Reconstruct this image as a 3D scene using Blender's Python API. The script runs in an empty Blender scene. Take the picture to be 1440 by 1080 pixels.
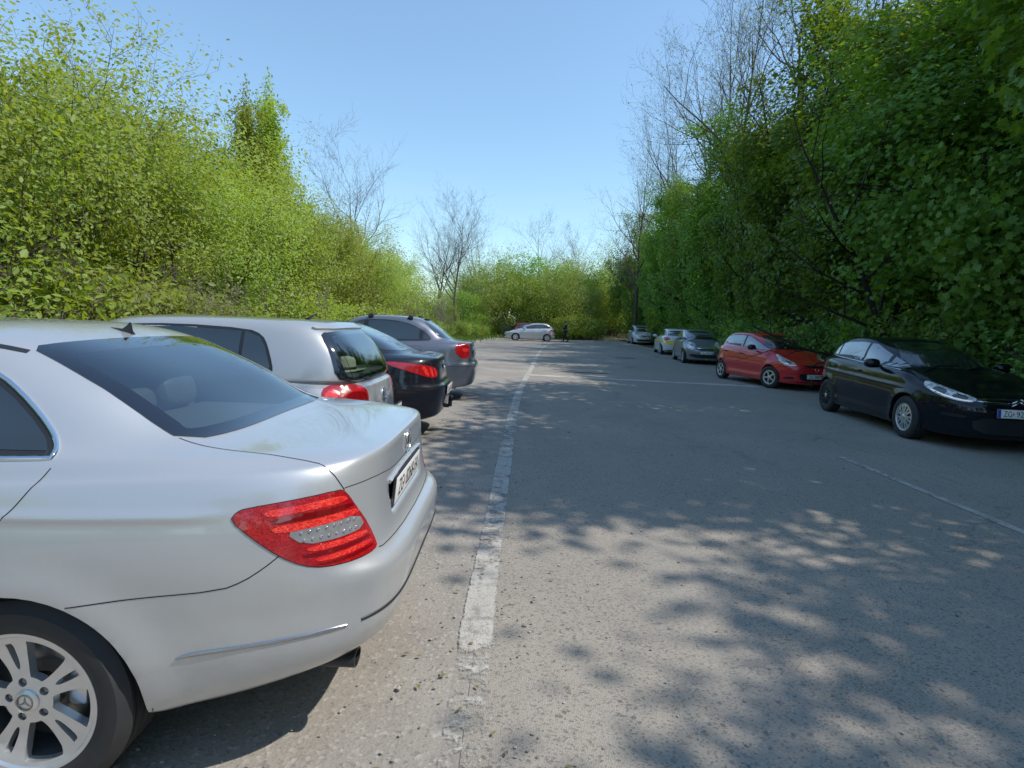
import bpy, bmesh, math, random
import numpy as np
from mathutils import Vector, Matrix
from mathutils.bvhtree import BVHTree
from mathutils.kdtree import KDTree
from mathutils.geometry import delaunay_2d_cdt

SC = bpy.context.scene
COL = SC.collection
PI = math.pi
R = math.radians
rng = random.Random(7)

# ------------------------------------------------------------------ objects
def tag(o, label=None, cat=None, group=None, kind=None):
    if label: o['label'] = label
    if cat: o['category'] = cat
    if group: o['group'] = group
    if kind: o['kind'] = kind
    return o

def empty(name, loc=(0, 0, 0), rz=0.0):
    o = bpy.data.objects.new(name, None)
    o.empty_display_size = 0.2
    COL.objects.link(o)
    o.location = loc
    o.rotation_euler = (0, 0, rz)
    return o

def mesh_np(name, verts, faces, mats, parent=None, smooth=True, midx=None, normals=None):
    """verts (n,3) array, faces list or (m,k) array -> one linked object"""
    me = bpy.data.meshes.new(name)
    if isinstance(faces, np.ndarray):
        n, k = faces.shape
        me.vertices.add(len(verts))
        me.vertices.foreach_set('co', np.asarray(verts, np.float32).ravel())
        me.loops.add(n * k)
        me.loops.foreach_set('vertex_index', faces.astype(np.int32).ravel())
        me.polygons.add(n)
        me.polygons.foreach_set('loop_start', np.arange(0, n * k, k, dtype=np.int32))
        me.polygons.foreach_set('loop_total', np.full(n, k, np.int32))
        me.update(calc_edges=True)
        me.validate()
    else:
        me.from_pydata([tuple(v) for v in verts], [], [tuple(f) for f in faces])
        me.update()
    if not isinstance(mats, (list, tuple)): mats = [mats]
    for m in mats: me.materials.append(m)
    if midx is not None:
        me.polygons.foreach_set('material_index', np.asarray(midx, np.int32))
    me.polygons.foreach_set('use_smooth', np.full(len(me.polygons), smooth, bool))
    if normals is not None:
        me.normals_split_custom_set_from_vertices([tuple(n) for n in normals])
    o = bpy.data.objects.new(name, me)
    COL.objects.link(o)
    if parent is not None: o.parent = parent
    return o

def bm_obj(name, bm, mat, parent=None, smooth=True, angle=35):
    me = bpy.data.meshes.new(name)
    bmesh.ops.recalc_face_normals(bm, faces=bm.faces[:])
    bm.to_mesh(me); bm.free()
    if not isinstance(mat, (list, tuple)): mat = [mat]
    for m in mat: me.materials.append(m)
    if smooth:
        me.polygons.foreach_set('use_smooth', np.full(len(me.polygons), True, bool))
        me.set_sharp_from_angle(angle=R(angle))
    o = bpy.data.objects.new(name, me)
    COL.objects.link(o)
    if parent is not None: o.parent = parent
    return o

def add_box(bm, c, s, rot=None, bev=0.0):
    g = bmesh.ops.create_cube(bm, size=1.0)
    vs = g['verts']
    for v in vs: v.co = Vector((v.co.x * s[0], v.co.y * s[1], v.co.z * s[2]))
    if bev > 0:
        es = list({e for v in vs for e in v.link_edges})
        r = bmesh.ops.bevel(bm, geom=es, offset=bev, segments=2, affect='EDGES', profile=0.5)
        vs = list({v for f in r['faces'] for v in f.verts} | {v for v in vs if v.is_valid})
    M = Matrix.Translation(c) @ (rot if rot is not None else Matrix.Identity(4))
    for v in vs: v.co = M @ v.co
    return vs

def tube_np(pts, rad, k=8, cap=True):
    """pts (n,3), rad (n) -> verts, faces(list) tapered tube"""
    pts = np.asarray(pts, float); rad = np.asarray(rad, float) * np.ones(len(pts))
    n = len(pts)
    T = np.gradient(pts, axis=0)
    T /= np.linalg.norm(T, axis=1)[:, None] + 1e-9
    ref = np.array([0, 0, 1.0]) if abs(T[0][2]) < 0.9 else np.array([1.0, 0, 0])
    vs = []
    a = np.linspace(0, 2 * PI, k, endpoint=False)
    for i in range(n):
        u = np.cross(T[i], ref); u /= np.linalg.norm(u) + 1e-9
        w = np.cross(T[i], u)
        ref = np.cross(u, T[i])
        vs.append(pts[i] + rad[i] * (np.cos(a)[:, None] * u + np.sin(a)[:, None] * w))
    vs = np.concatenate(vs)
    fs = []
    for i in range(n - 1):
        for j in range(k):
            j2 = (j + 1) % k
            fs.append((i * k + j, i * k + j2, (i + 1) * k + j2, (i + 1) * k + j))
    if cap:
        fs.append(tuple(range(k))[::-1]); fs.append(tuple(range((n - 1) * k, n * k)))
    return vs, fs

class Acc:
    """collects pieces of one mesh"""
    def __init__(s): s.v = []; s.f = []; s.n = 0; s.m = []
    def add(s, v, f, m=0):
        v = np.asarray(v, float)
        s.v.append(v); s.f += [tuple(i + s.n for i in q) for q in f]; s.m += [m] * len(f); s.n += len(v)
    def build(s, name, mat, parent=None, smooth=True, angle=None):
        o = mesh_np(name, np.concatenate(s.v), s.f, mat, parent, smooth, s.m)
        if angle: o.data.set_sharp_from_angle(angle=R(angle))
        return o

def lathe_y(prof, k=48, closed=False):
    """prof: list of (r, y) revolved about the y axis"""
    a = np.linspace(0, 2 * PI, k, endpoint=False)
    vs = np.concatenate([np.stack([r * np.cos(a), np.full(k, y), r * np.sin(a)], 1) for r, y in prof])
    fs = []; n = len(prof)
    for i in range(n if closed else n - 1):
        i2 = (i + 1) % n
        for j in range(k):
            j2 = (j + 1) % k
            fs.append((i * k + j, i * k + j2, i2 * k + j2, i2 * k + j))
    return vs, fs

def pchip(knots):
    if isinstance(knots, (int, float)): return lambda x: np.full_like(np.asarray(x, float), float(knots))
    k = np.array(knots, float); xs, ys = k[:, 0], k[:, 1]
    if len(xs) == 1: return lambda x: np.full_like(np.asarray(x, float), ys[0])
    h = np.diff(xs); d = np.diff(ys) / h
    m = np.zeros(len(xs)); m[0] = d[0]; m[-1] = d[-1]
    for i in range(1, len(xs) - 1):
        if d[i - 1] * d[i] > 0:
            w1, w2 = 2 * h[i] + h[i - 1], h[i] + 2 * h[i - 1]
            m[i] = (w1 + w2) / (w1 / d[i - 1] + w2 / d[i])
    def f(x):
        x = np.clip(np.asarray(x, float), xs[0], xs[-1])
        i = np.clip(np.searchsorted(xs, x) - 1, 0, len(h) - 1)
        t = (x - xs[i]) / h[i]
        return ((1 + 2 * t) * (1 - t) ** 2 * ys[i] + t * (1 - t) ** 2 * h[i] * m[i]
                + t * t * (3 - 2 * t) * ys[i + 1] + t * t * (t - 1) * h[i] * m[i + 1])
    return f

def sstep(a, b, x):
    t = np.clip((x - a) / (b - a), 0, 1)
    return t * t * (3 - 2 * t)

# ------------------------------------------------------------------ materials
def new_mat(name):
    m = bpy.data.materials.new(name); m.use_nodes = True
    nt = m.node_tree
    return m, nt, nt.nodes, nt.links, nt.nodes['Principled BSDF']

def setp(b, **k):
    names = dict(base='Base Color', rough='Roughness', metal='Metallic', coat='Coat Weight', coatr='Coat Roughness',
                 ior='IOR', spec='Specular IOR Level', trans='Transmission Weight', alpha='Alpha', emit='Emission Color', emits='Emission Strength')
    for a, v in k.items():
        i = b.inputs[names[a]]
        i.default_value = (*v, 1.0) if isinstance(v, (tuple, list)) and len(v) == 3 else v

def mat(name, base, rough=0.5, metal=0.0, noise=0.0, nscale=20.0, bump=0.0, **k):
    m, nt, N, L, b = new_mat(name)
    setp(b, base=base, rough=rough, metal=metal, **k)
    if noise > 0 or bump > 0:
        tc = N.new('ShaderNodeTexCoord')
        nz = N.new('ShaderNodeTexNoise'); nz.inputs['Scale'].default_value = nscale; nz.inputs['Detail'].default_value = 5
        L.new(tc.outputs['Object'], nz.inputs['Vector'])
        if noise > 0:
            mx = N.new('ShaderNodeMix'); mx.data_type = 'RGBA'
            mx.inputs['A'].default_value = (*[c * (1 - noise) for c in base], 1)
            mx.inputs['B'].default_value = (*[min(1, c * (1 + noise)) for c in base], 1)
            L.new(nz.outputs['Fac'], mx.inputs['Factor'])
            L.new(mx.outputs['Result'], b.inputs['Base Color'])
        if bump > 0:
            bp = N.new('ShaderNodeBump'); bp.inputs['Strength'].default_value = bump; bp.inputs['Distance'].default_value = 0.01
            L.new(nz.outputs['Fac'], bp.inputs['Height']); L.new(bp.outputs['Normal'], b.inputs['Normal'])
    return m

def paint(name, base, metal=0.5, rough=0.3, coat=1.0, spec=0.4, dirt=0.35, inner=(0.05, 0.05, 0.052)):
    """car paint: flake, clear coat, road dust towards the sills, dark lining on the inside faces"""
    m, nt, N, L, b = new_mat(name)
    setp(b, base=base, rough=rough, metal=metal, coat=coat, coatr=0.03, spec=spec)
    tc = N.new('ShaderNodeTexCoord')
    fl = N.new('ShaderNodeTexNoise'); fl.inputs['Scale'].default_value = 900; fl.inputs['Detail'].default_value = 1
    L.new(tc.outputs['Object'], fl.inputs['Vector'])
    mr = N.new('ShaderNodeMapRange'); mr.inputs['To Min'].default_value = 0.86; mr.inputs['To Max'].default_value = 1.12
    L.new(fl.outputs['Fac'], mr.inputs['Value'])
    v = N.new('ShaderNodeVectorMath'); v.operation = 'SCALE'; v.inputs[0].default_value = base
    L.new(mr.outputs['Result'], v.inputs['Scale'])
    # dust
    sp = N.new('ShaderNodeSeparateXYZ'); L.new(tc.outputs['Object'], sp.inputs[0])
    dz = N.new('ShaderNodeMapRange'); dz.inputs['From Min'].default_value = 0.75; dz.inputs['From Max'].default_value = 0.18
    dz.inputs['To Min'].default_value = 0.05; dz.inputs['To Max'].default_value = 1.0
    L.new(sp.outputs['Z'], dz.inputs['Value'])
    dn = N.new('ShaderNodeTexNoise'); dn.inputs['Scale'].default_value = 9; dn.inputs['Detail'].default_value = 8; dn.inputs['Roughness'].default_value = 0.7
    L.new(tc.outputs['Object'], dn.inputs['Vector'])
    dm = N.new('ShaderNodeMapRange'); dm.inputs['From Min'].default_value = 0.3; dm.inputs['From Max'].default_value = 0.75
    L.new(dn.outputs['Fac'], dm.inputs['Value'])
    mu = N.new('ShaderNodeMath'); mu.operation = 'MULTIPLY'; L.new(dz.outputs['Result'], mu.inputs[0]); L.new(dm.outputs['Result'], mu.inputs[1])
    mu2 = N.new('ShaderNodeMath'); mu2.operation = 'MULTIPLY'; mu2.inputs[1].default_value = dirt; L.new(mu.outputs[0], mu2.inputs[0])
    mx = N.new('ShaderNodeMix'); mx.data_type = 'RGBA'; mx.inputs['B'].default_value = (0.20, 0.17, 0.135, 1)
    L.new(mu2.outputs[0], mx.inputs['Factor']); L.new(v.outputs[0], mx.inputs['A'])
    L.new(mx.outputs['Result'], b.inputs['Base Color'])
    rr = N.new('ShaderNodeMapRange'); rr.inputs['To Min'].default_value = rough; rr.inputs['To Max'].default_value = 0.75
    L.new(mu2.outputs[0], rr.inputs['Value']); L.new(rr.outputs['Result'], b.inputs['Roughness'])
    cw = N.new('ShaderNodeMapRange'); cw.inputs['To Min'].default_value = coat; cw.inputs['To Max'].default_value = 0.1
    L.new(mu2.outputs[0], cw.inputs['Value']); L.new(cw.outputs['Result'], b.inputs['Coat Weight'])
    # inside faces
    geo = N.new('ShaderNodeNewGeometry')
    b2 = N.new('ShaderNodeBsdfDiffuse'); b2.inputs['Color'].default_value = (*inner, 1)
    ms = N.new('ShaderNodeMixShader')
    L.new(geo.outputs['Backfacing'], ms.inputs['Fac']); L.new(b.outputs[0], ms.inputs[1]); L.new(b2.outputs[0], ms.inputs[2])
    L.new(ms.outputs[0], N['Material Output'].inputs['Surface'])
    return m

def clear_glass(name, tint=(0.55, 0.68, 0.72), refl=0.12):
    m, nt, N, L, b = new_mat(name)
    N.remove(b)
    tr = N.new('ShaderNodeBsdfTransparent'); tr.inputs['Color'].default_value = (*tint, 1)
    gl = N.new('ShaderNodeBsdfGlossy'); gl.inputs['Roughness'].default_value = 0.015
    gl.inputs['Color'].default_value = (1, 1, 1, 1)
    fr = N.new('ShaderNodeFresnel'); fr.inputs['IOR'].default_value = 1.52
    ad = N.new('ShaderNodeMath'); ad.operation = 'ADD'; ad.inputs[1].default_value = refl; ad.use_clamp = True
    L.new(fr.outputs[0], ad.inputs[0])
    ms = N.new('ShaderNodeMixShader')
    L.new(ad.outputs[0], ms.inputs['Fac']); L.new(tr.outputs[0], ms.inputs[1]); L.new(gl.outputs[0], ms.inputs[2])
    L.new(ms.outputs[0], N['Material Output'].inputs['Surface'])
    return m

def tinted_glass(name, base=(0.012, 0.016, 0.018), refl=0.08, rcol=(1, 1, 1)):
    m, nt, N, L, b = new_mat(name)
    setp(b, base=base, rough=0.25, spec=0.2)
    tc = N.new('ShaderNodeTexCoord'); nz = N.new('ShaderNodeTexNoise'); nz.inputs['Scale'].default_value = 3.0; nz.inputs['Detail'].default_value = 4
    L.new(tc.outputs['Object'], nz.inputs['Vector'])
    cr = N.new('ShaderNodeMix'); cr.data_type = 'RGBA'
    cr.inputs['A'].default_value = (*[c * .4 for c in base], 1); cr.inputs['B'].default_value = (*[c * 1.7 for c in base], 1)
    L.new(nz.outputs['Fac'], cr.inputs['Factor']); L.new(cr.outputs['Result'], b.inputs['Base Color'])
    gl = N.new('ShaderNodeBsdfGlossy'); gl.inputs['Roughness'].default_value = 0.02; gl.inputs['Color'].default_value = (*rcol, 1)
    fr = N.new('ShaderNodeFresnel'); fr.inputs['IOR'].default_value = 1.5
    ad = N.new('ShaderNodeMath'); ad.operation = 'ADD'; ad.inputs[1].default_value = refl; ad.use_clamp = True
    L.new(fr.outputs[0], ad.inputs[0])
    ms = N.new('ShaderNodeMixShader')
    L.new(ad.outputs[0], ms.inputs['Fac']); L.new(b.outputs[0], ms.inputs[1]); L.new(gl.outputs[0], ms.inputs[2])
    L.new(ms.outputs[0], N['Material Output'].inputs['Surface'])
    return m

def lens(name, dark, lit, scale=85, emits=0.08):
    """moulded lamp lens: small prisms, sparkle painted into random cells, with a faint fill glow"""
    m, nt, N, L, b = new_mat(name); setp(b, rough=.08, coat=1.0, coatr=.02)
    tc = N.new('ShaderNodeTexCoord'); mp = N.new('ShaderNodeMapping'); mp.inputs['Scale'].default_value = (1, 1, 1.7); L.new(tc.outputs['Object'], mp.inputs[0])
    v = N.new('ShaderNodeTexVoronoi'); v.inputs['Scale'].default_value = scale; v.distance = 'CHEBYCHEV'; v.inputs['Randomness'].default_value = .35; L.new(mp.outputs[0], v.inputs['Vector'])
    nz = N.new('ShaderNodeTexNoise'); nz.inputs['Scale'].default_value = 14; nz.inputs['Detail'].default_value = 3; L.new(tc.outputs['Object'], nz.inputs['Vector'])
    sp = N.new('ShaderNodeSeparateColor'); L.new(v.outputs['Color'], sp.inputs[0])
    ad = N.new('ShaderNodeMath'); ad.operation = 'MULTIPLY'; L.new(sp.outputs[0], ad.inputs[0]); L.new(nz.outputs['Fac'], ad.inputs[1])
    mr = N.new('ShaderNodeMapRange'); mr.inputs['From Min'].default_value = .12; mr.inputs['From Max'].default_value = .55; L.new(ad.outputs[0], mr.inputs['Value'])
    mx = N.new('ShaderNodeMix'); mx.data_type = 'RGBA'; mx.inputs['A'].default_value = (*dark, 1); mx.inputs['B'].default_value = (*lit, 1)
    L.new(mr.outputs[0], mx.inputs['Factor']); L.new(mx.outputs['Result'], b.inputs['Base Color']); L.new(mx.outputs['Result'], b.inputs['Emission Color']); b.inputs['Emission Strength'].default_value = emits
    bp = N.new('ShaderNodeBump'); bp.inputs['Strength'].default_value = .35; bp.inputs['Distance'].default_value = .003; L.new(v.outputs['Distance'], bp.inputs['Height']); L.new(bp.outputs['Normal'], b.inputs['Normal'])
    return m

M = dict(
    silver=paint('silver_paint', (0.54, 0.555, 0.565), metal=0.5, rough=0.32),
    light=paint('light_silver_paint', (0.66, 0.68, 0.69), metal=0.2, rough=0.35),
    silver_b=paint('pale_silver_paint', (0.47, 0.48, 0.48), metal=0.45, rough=0.34),
    black=paint('black_paint', (0.004, 0.0045, 0.008), metal=0.0, rough=0.3, dirt=0.04, coat=0.75, spec=0.05),
    dark=paint('dark_grey_paint', (0.008, 0.008, 0.012), metal=0.0, rough=0.35, dirt=0.05, coat=0.8, spec=0.1),
    slate=paint('slate_paint', (0.14, 0.15, 0.18), metal=0.5, rough=0.35),
    grey=paint('grey_paint', (0.22, 0.24, 0.27), metal=0.5, rough=0.35),
    dark_red=paint('dark_red_paint', (0.13, 0.004, 0.008), metal=0.0, rough=0.4),
    red=paint('red_paint', (0.66, 0.010, 0.016), metal=0.0, rough=0.35, dirt=0.2),
    white=paint('white_paint', (0.75, 0.76, 0.76), metal=0.0, rough=0.35),
    rubber=mat('tyre_rubber', (0.018, 0.018, 0.019), 0.75, noise=0.5, nscale=14, bump=0.1),
    rubber2=mat('wheel_well_black', (0.008, 0.008, 0.008), 0.9, noise=0.3),
    trim=mat('black_trim', (0.012, 0.012, 0.013), 0.45, noise=0.3, nscale=60),
    gap=mat('panel_gap_dark', (0.006, 0.006, 0.006), 0.9, noise=0.2),
    frit=mat('black_glass_border', (0.006, 0.007, 0.012), 0.06, noise=0.1, coat=1.0),
    chrome=mat('chrome', (0.80, 0.81, 0.82), 0.10, 1.0, noise=0.05),
    strip=mat('dull_chrome', (0.42, 0.42, 0.43), 0.22, 0.9, noise=0.1),
    alloy=mat('alloy_wheel', (0.66, 0.665, 0.67), 0.32, 0.75, noise=0.12, nscale=25, coat=0.4),
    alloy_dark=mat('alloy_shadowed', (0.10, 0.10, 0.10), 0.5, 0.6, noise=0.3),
    steel=mat('brake_steel', (0.25, 0.23, 0.21), 0.4, 0.9, noise=0.3),
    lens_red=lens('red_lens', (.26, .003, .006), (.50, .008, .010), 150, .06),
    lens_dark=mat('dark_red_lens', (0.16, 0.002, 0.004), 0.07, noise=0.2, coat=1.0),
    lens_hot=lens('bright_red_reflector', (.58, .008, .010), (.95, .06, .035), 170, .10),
    lens_strip=mat('clear_lamp_strip', (0.36, 0.35, 0.35), 0.12, 0.4, noise=0.35, nscale=45, coat=1.0),
    led=mat('white_light_strip', (0.85, 0.88, 0.9), 0.2, emit=(.8, .9, 1.0), emits=0.35),
    lens_clear=lens('clear_lens', (.16, .15, .15), (.80, .80, .80), 95, .02),
    lamp_glass=lens('headlamp_glass', (.30, .34, .38), (.80, .84, .88), 22, .05),
    amber=mat('amber_lens', (0.7, 0.25, 0.02), 0.1, coat=1.0),
    plate=mat('plate_white', (0.78, 0.78, 0.76), 0.4, noise=0.04),
    plate_blue=mat('plate_blue', (0.02, 0.06, 0.35), 0.4),
    ink=mat('plate_ink', (0.01, 0.01, 0.012), 0.5),
    crest=mat('plate_crest', (0.6, 0.12, 0.12), 0.5),
    yellow=mat('reflective_yellow', (0.75, 0.55, 0.0), 0.45, noise=0.1),
    seat=mat('grey_leather', (0.11, 0.11, 0.108), 0.55, noise=0.15, bump=0.1),
    shelf=mat('parcel_shelf_fabric', (0.13, 0.13, 0.125), 0.9, noise=0.2, nscale=60),
    cabin=mat('dark_cabin', (0.02, 0.02, 0.021), 0.9, noise=0.3),
    glass=clear_glass('clear_glass', (0.50, 0.62, 0.65), 0.13),
    glass_dark=tinted_glass('tinted_glass', (0.012, 0.016, 0.016), 0.05),
    glass_sky=tinted_glass('side_glass', (0.05, 0.065, 0.075), 0.22),
    straw=mat('straw', (0.80, 0.68, 0.42), 0.8, noise=0.25, nscale=80, bump=0.3),
)
# ------------------------------------------------------------------ car kit
# car space: x rearward from the rear axle, y to the right-hand side, z up, wheels stand on z = 0
def quad_param(n_face, n_side):
    a = np.linspace(0, 1, n_face + 1)
    a = 0.5 * (1 - (1 - a) ** 1.25)          # face half, denser to the corner
    b = np.linspace(0, 1, n_side + 1)[1:]
    b = 0.5 + 0.5 * b ** 1.35
    return np.concatenate([a, b])

def ring_pts(r, qf, qr, W):
    """half ring front centre -> rear centre"""
    out = []
    xm = r.get('xm', -1.3)
    for q, xe, n, sgn in ((qf, r['xf'], r.get('nf', 5.0), -1), (qr[::-1][1:], r['xr'], r.get('nr', 6.0), 1)):
        X = np.where(q < .5, 1.0, 2 - 2 * q); Y = np.where(q < .5, 2 * q, 1.0)
        X = np.clip(X, 0, 1)
        k = (X ** n + Y ** n) ** (-1.0 / n)
        x = xm + sgn * abs(xe - xm) * k * X
        y = r['w'] * k * Y
        out.append(np.stack([x, y], 1))
    p = np.concatenate(out)
    z = pchip(r['z'])(p[:, 0])
    wr = max(r['w'], 1e-6)
    z = z - r.get('crown', 0.0) * (p[:, 1] / wr) ** 2
    if 'wk' in r: p[:, 1] *= pchip(r['wk'])(p[:, 0])
    return np.column_stack([p, z])

def spline_v(P, sub):
    """P (nr, nc, 3) rings -> dense (…, nc, 3), centripetal cubic along axis 0"""
    nr = len(P)
    d = np.linalg.norm(np.diff(P, axis=0), axis=2) ** 0.5 + 1e-4       # (nr-1, nc)
    s = np.diff(P, axis=0) / d[..., None]
    m = np.zeros_like(P)
    m[0], m[-1] = s[0], s[-1]
    m[1:-1] = (s[:-1] * d[1:, :, None] + s[1:] * d[:-1, :, None]) / (d[1:] + d[:-1])[..., None]
    out = []
    for i in range(nr - 1):
        ns = sub[i] if isinstance(sub, (list, tuple)) else sub
        for t in np.linspace(0, 1, ns, endpoint=False):
            h = d[i][:, None]
            out.append((1 + 2 * t) * (1 - t) ** 2 * P[i] + t * (1 - t) ** 2 * h * m[i]
                       + t * t * (3 - 2 * t) * P[i + 1] + t * t * (t - 1) * h * m[i + 1])
    out.append(P[-1])
    return np.array(out)

def in_poly(px, py, poly):
    poly = np.asarray(poly, float); px = np.asarray(px, float)[:, None]; py = np.asarray(py, float)[:, None]
    a = poly[None]; b = np.roll(poly, 1, 0)[None]
    dy = b[..., 1] - a[..., 1]; dy = np.where(np.abs(dy) < 1e-12, 1e-12, dy)
    hit = ((a[..., 1] > py) != (b[..., 1] > py)) & (px < (b[..., 0] - a[..., 0]) * (py - a[..., 1]) / dy + a[..., 0])
    return hit.sum(1) % 2 == 1

def chaikin(p, it=2, w=0.25):
    p = np.asarray(p, float)
    for _ in range(it):
        q = np.roll(p, -1, 0)
        p = np.stack([p * (1 - w) + q * w, p * w + q * (1 - w)], 1).reshape(-1, 2)
    return p

def resample(p, h, closed=True):
    p = np.asarray(p, float); out = []
    n = len(p)
    for i in range(n if closed else n - 1):
        a, b = p[i], p[(i + 1) % n]
        k = max(1, int(math.ceil(np.linalg.norm(b - a) / h)))
        for t in range(k): out.append(a + (b - a) * t / k)
    if not closed: out.append(p[-1])
    return np.array(out)

def clip_x(poly, x0, x1):
    def half(p, f, at):
        out = []
        for i in range(len(p)):
            a, b = p[i], p[(i + 1) % len(p)]
            if f(a): out.append(a)
            if f(a) != f(b):
                t = (at - a[0]) / (b[0] - a[0]); out.append((at, a[1] + t * (b[1] - a[1])))
        return out
    p = half([tuple(q) for q in poly], lambda q: q[0] >= x0, x0)
    return half(p, lambda q: q[0] <= x1, x1)

def inset(poly, d):
    """move a polygon inwards by d (simple vertex normals)"""
    p = np.asarray(poly, float)
    a = 0.5 * np.sum(p[:, 0] * np.roll(p[:, 1], -1) - np.roll(p[:, 0], -1) * p[:, 1])
    s = 1 if a > 0 else -1
    e1 = p - np.roll(p, 1, 0); e2 = np.roll(p, -1, 0) - p
    e1 /= np.linalg.norm(e1, axis=1)[:, None] + 1e-9; e2 /= np.linalg.norm(e2, axis=1)[:, None] + 1e-9
    n1 = np.stack([-e1[:, 1], e1[:, 0]], 1) * s; n2 = np.stack([-e2[:, 1], e2[:, 0]], 1) * s
    n = n1 + n2; l = np.linalg.norm(n, axis=1)[:, None]; n /= np.maximum(l, 0.3)
    return p + n * d * np.minimum(2.0, 2 / np.maximum(l, .9))

class CarBody:
    def __init__(self, rings, W, q=1.0, disp=(), sub=None):
        nface, nside = int(26 * q), int(38 * q)
        qq = quad_param(nface, nside)
        P = np.array([ring_pts(r, qq, qq, W) for r in rings])
        subs = sub or [max(2, int(round(r.get('sub', 7) * q))) for r in rings[:-1]]
        G = spline_v(P, subs)
        for f in disp: G = f(G)
        nv, nc, _ = G.shape
        G2 = G[:, 1:-1][:, ::-1].copy(); G2[..., 1] *= -1
        F = np.concatenate([G, G2], 1)                      # closed loop of columns
        self.G = F
        nc2 = F.shape[1]
        V = F.reshape(-1, 3)
        i, j = np.meshgrid(np.arange(nv - 1), np.arange(nc2), indexing='ij')
        j2 = (j + 1) % nc2
        Q = np.stack([i * nc2 + j, (i + 1) * nc2 + j, (i + 1) * nc2 + j2, i * nc2 + j2], -1).reshape(-1, 4)
        # normals
        du = np.roll(F, -1, 1) - np.roll(F, 1, 1)
        dv = np.gradient(F, axis=0)
        N = np.cross(dv, du); N /= np.linalg.norm(N, axis=2)[..., None] + 1e-12
        self.V, self.Q, self.N = V, Q, N.reshape(-1, 3)
        # roof seam: last ring is a line; use up normal there
        self.N[-nc2:] = (0, 0, 1)
        # orientation check on a side point
        k = np.argmax(V[:, 1])
        if self.N[k, 1] < 0:
            self.N[:-nc2] *= -1; self.Q = self.Q[:, ::-1]
        self.bvh = BVHTree.FromPolygons([tuple(v) for v in V], [tuple(map(int, q)) for q in self.Q])
        kd = KDTree(len(V))
        for a, v in enumerate(V): kd.insert(v, a)
        kd.balance(); self.kd = kd
    def normal(self, p):
        r = self.kd.find_n(p, 5)
        n = np.zeros(3)
        for co, i, d in r: n += self.N[i] / (d + 0.004) ** 2
        return n / (np.linalg.norm(n) + 1e-12)
    def cast(self, o, d):
        h = self.bvh.ray_cast(Vector(o), Vector(d))
        if h[0] is None:
            h = self.bvh.find_nearest(Vector(o) + Vector(d) * (h[3] or 3.0))
        return np.array(h[0])
    def near(self, p):
        return np.array(self.bvh.find_nearest(Vector(p))[0])
    # ---- projection frames:  (u, v=z) in the plane -> ray
    def frame(self, view, side=1):
        if view == 'side':  return lambda u, v: ((u, 3.0 * side, v), (0, -side, 0))
        if view == 'rear':  return lambda u, v: ((4.0, u * side, v), (-1, 0, 0))
        if view == 'front': return lambda u, v: ((-8.0, u * side, v), (1, 0, 0))
        if view == 'top':   return lambda u, v: ((u, v * side, 4.0), (0, 0, -1))
        if isinstance(view, tuple):                          # ('diag', deg): looks along a direction in plan; u = across
            a = R(view[1]); dx, dy = -math.cos(a), -math.sin(a)
            ux, uy = -math.sin(a), math.cos(a)
            return lambda u, v: ((ux * u - dx * 5, (uy * u - dy * 5) * side, v), (dx, dy * side, 0))
    def patch(self, name, poly, view, mat, parent, side=1, off=0.002, h=0.035, smooth=2, skirt=0.008, sharp=False, hole=None):
        poly = np.asarray(poly, float)
        p = chaikin(poly, smooth) if smooth else poly
        b = resample(p, h)
        # drop near-duplicate points
        keep = [0]
        for i in range(1, len(b)):
            if np.linalg.norm(b[i] - b[keep[-1]]) > h * 0.12: keep.append(i)
        if np.linalg.norm(b[keep[-1]] - b[0]) < h * 0.12: keep.pop()
        b = b[keep]
        pts = [tuple(q) for q in b]; nb = len(pts)
        edges = [(i, (i + 1) % nb) for i in range(nb)]
        holes = []
        if hole is not None:
            hp = resample(chaikin(hole, smooth) if smooth else np.asarray(hole, float), h)
            o = len(pts); pts += [tuple(q) for q in hp]
            edges += [(o + i, o + (i + 1) % len(hp)) for i in range(len(hp))]
            holes.append(hp)
        lo, hi = b.min(0), b.max(0)
        gx, gy = np.meshgrid(np.arange(lo[0] + h / 2, hi[0], h), np.arange(lo[1] + h / 2, hi[1], h))
        g = np.stack([gx.ravel(), gy.ravel()], 1)
        ib = inset(b, h * 0.45)
        ok = in_poly(g[:, 0], g[:, 1], ib)
        for hp in holes: ok &= ~in_poly(g[:, 0], g[:, 1], inset(hp, -h * .45))
        pts += [tuple(q) for q in g[ok]]
        vo, eo, fo, *_ = delaunay_2d_cdt([Vector(q) for q in pts], edges, [], 1 if hole is None else 0, 1e-6)
        vo = np.array([tuple(v) for v in vo])
        fo = [list(f) for f in fo]
        if fo:
            c = np.array([vo[f].mean(0) for f in fo])
            k = in_poly(c[:, 0], c[:, 1], b)
            for hp in holes: k &= ~in_poly(c[:, 0], c[:, 1], hp)
            fo = [f for f, kk in zip(fo, k) if kk]
        fr = self.frame(view, side)
        V = np.zeros((len(vo), 3)); Nn = np.zeros((len(vo), 3))
        for i, (u, v) in enumerate(vo):
            o, d = fr(u, v)
            q = self.cast(o, d); n = self.normal(q)
            V[i] = q + n * off; Nn[i] = n
        faces = []
        for f in fo:
            n = np.cross(V[f[1]] - V[f[0]], V[f[2]] - V[f[0]])
            faces.append(f if n @ Nn[f[0]] > 0 else f[::-1])
        # skirt
        cnt = {}
        for f in faces:
            for i in range(len(f)):
                cnt[(f[i], f[(i + 1) % len(f)])] = 1
        bd = [(a, c) for (a, c) in cnt if (c, a) not in cnt]
        VV = [V]; NN = [Nn]; n0 = len(V)
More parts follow.
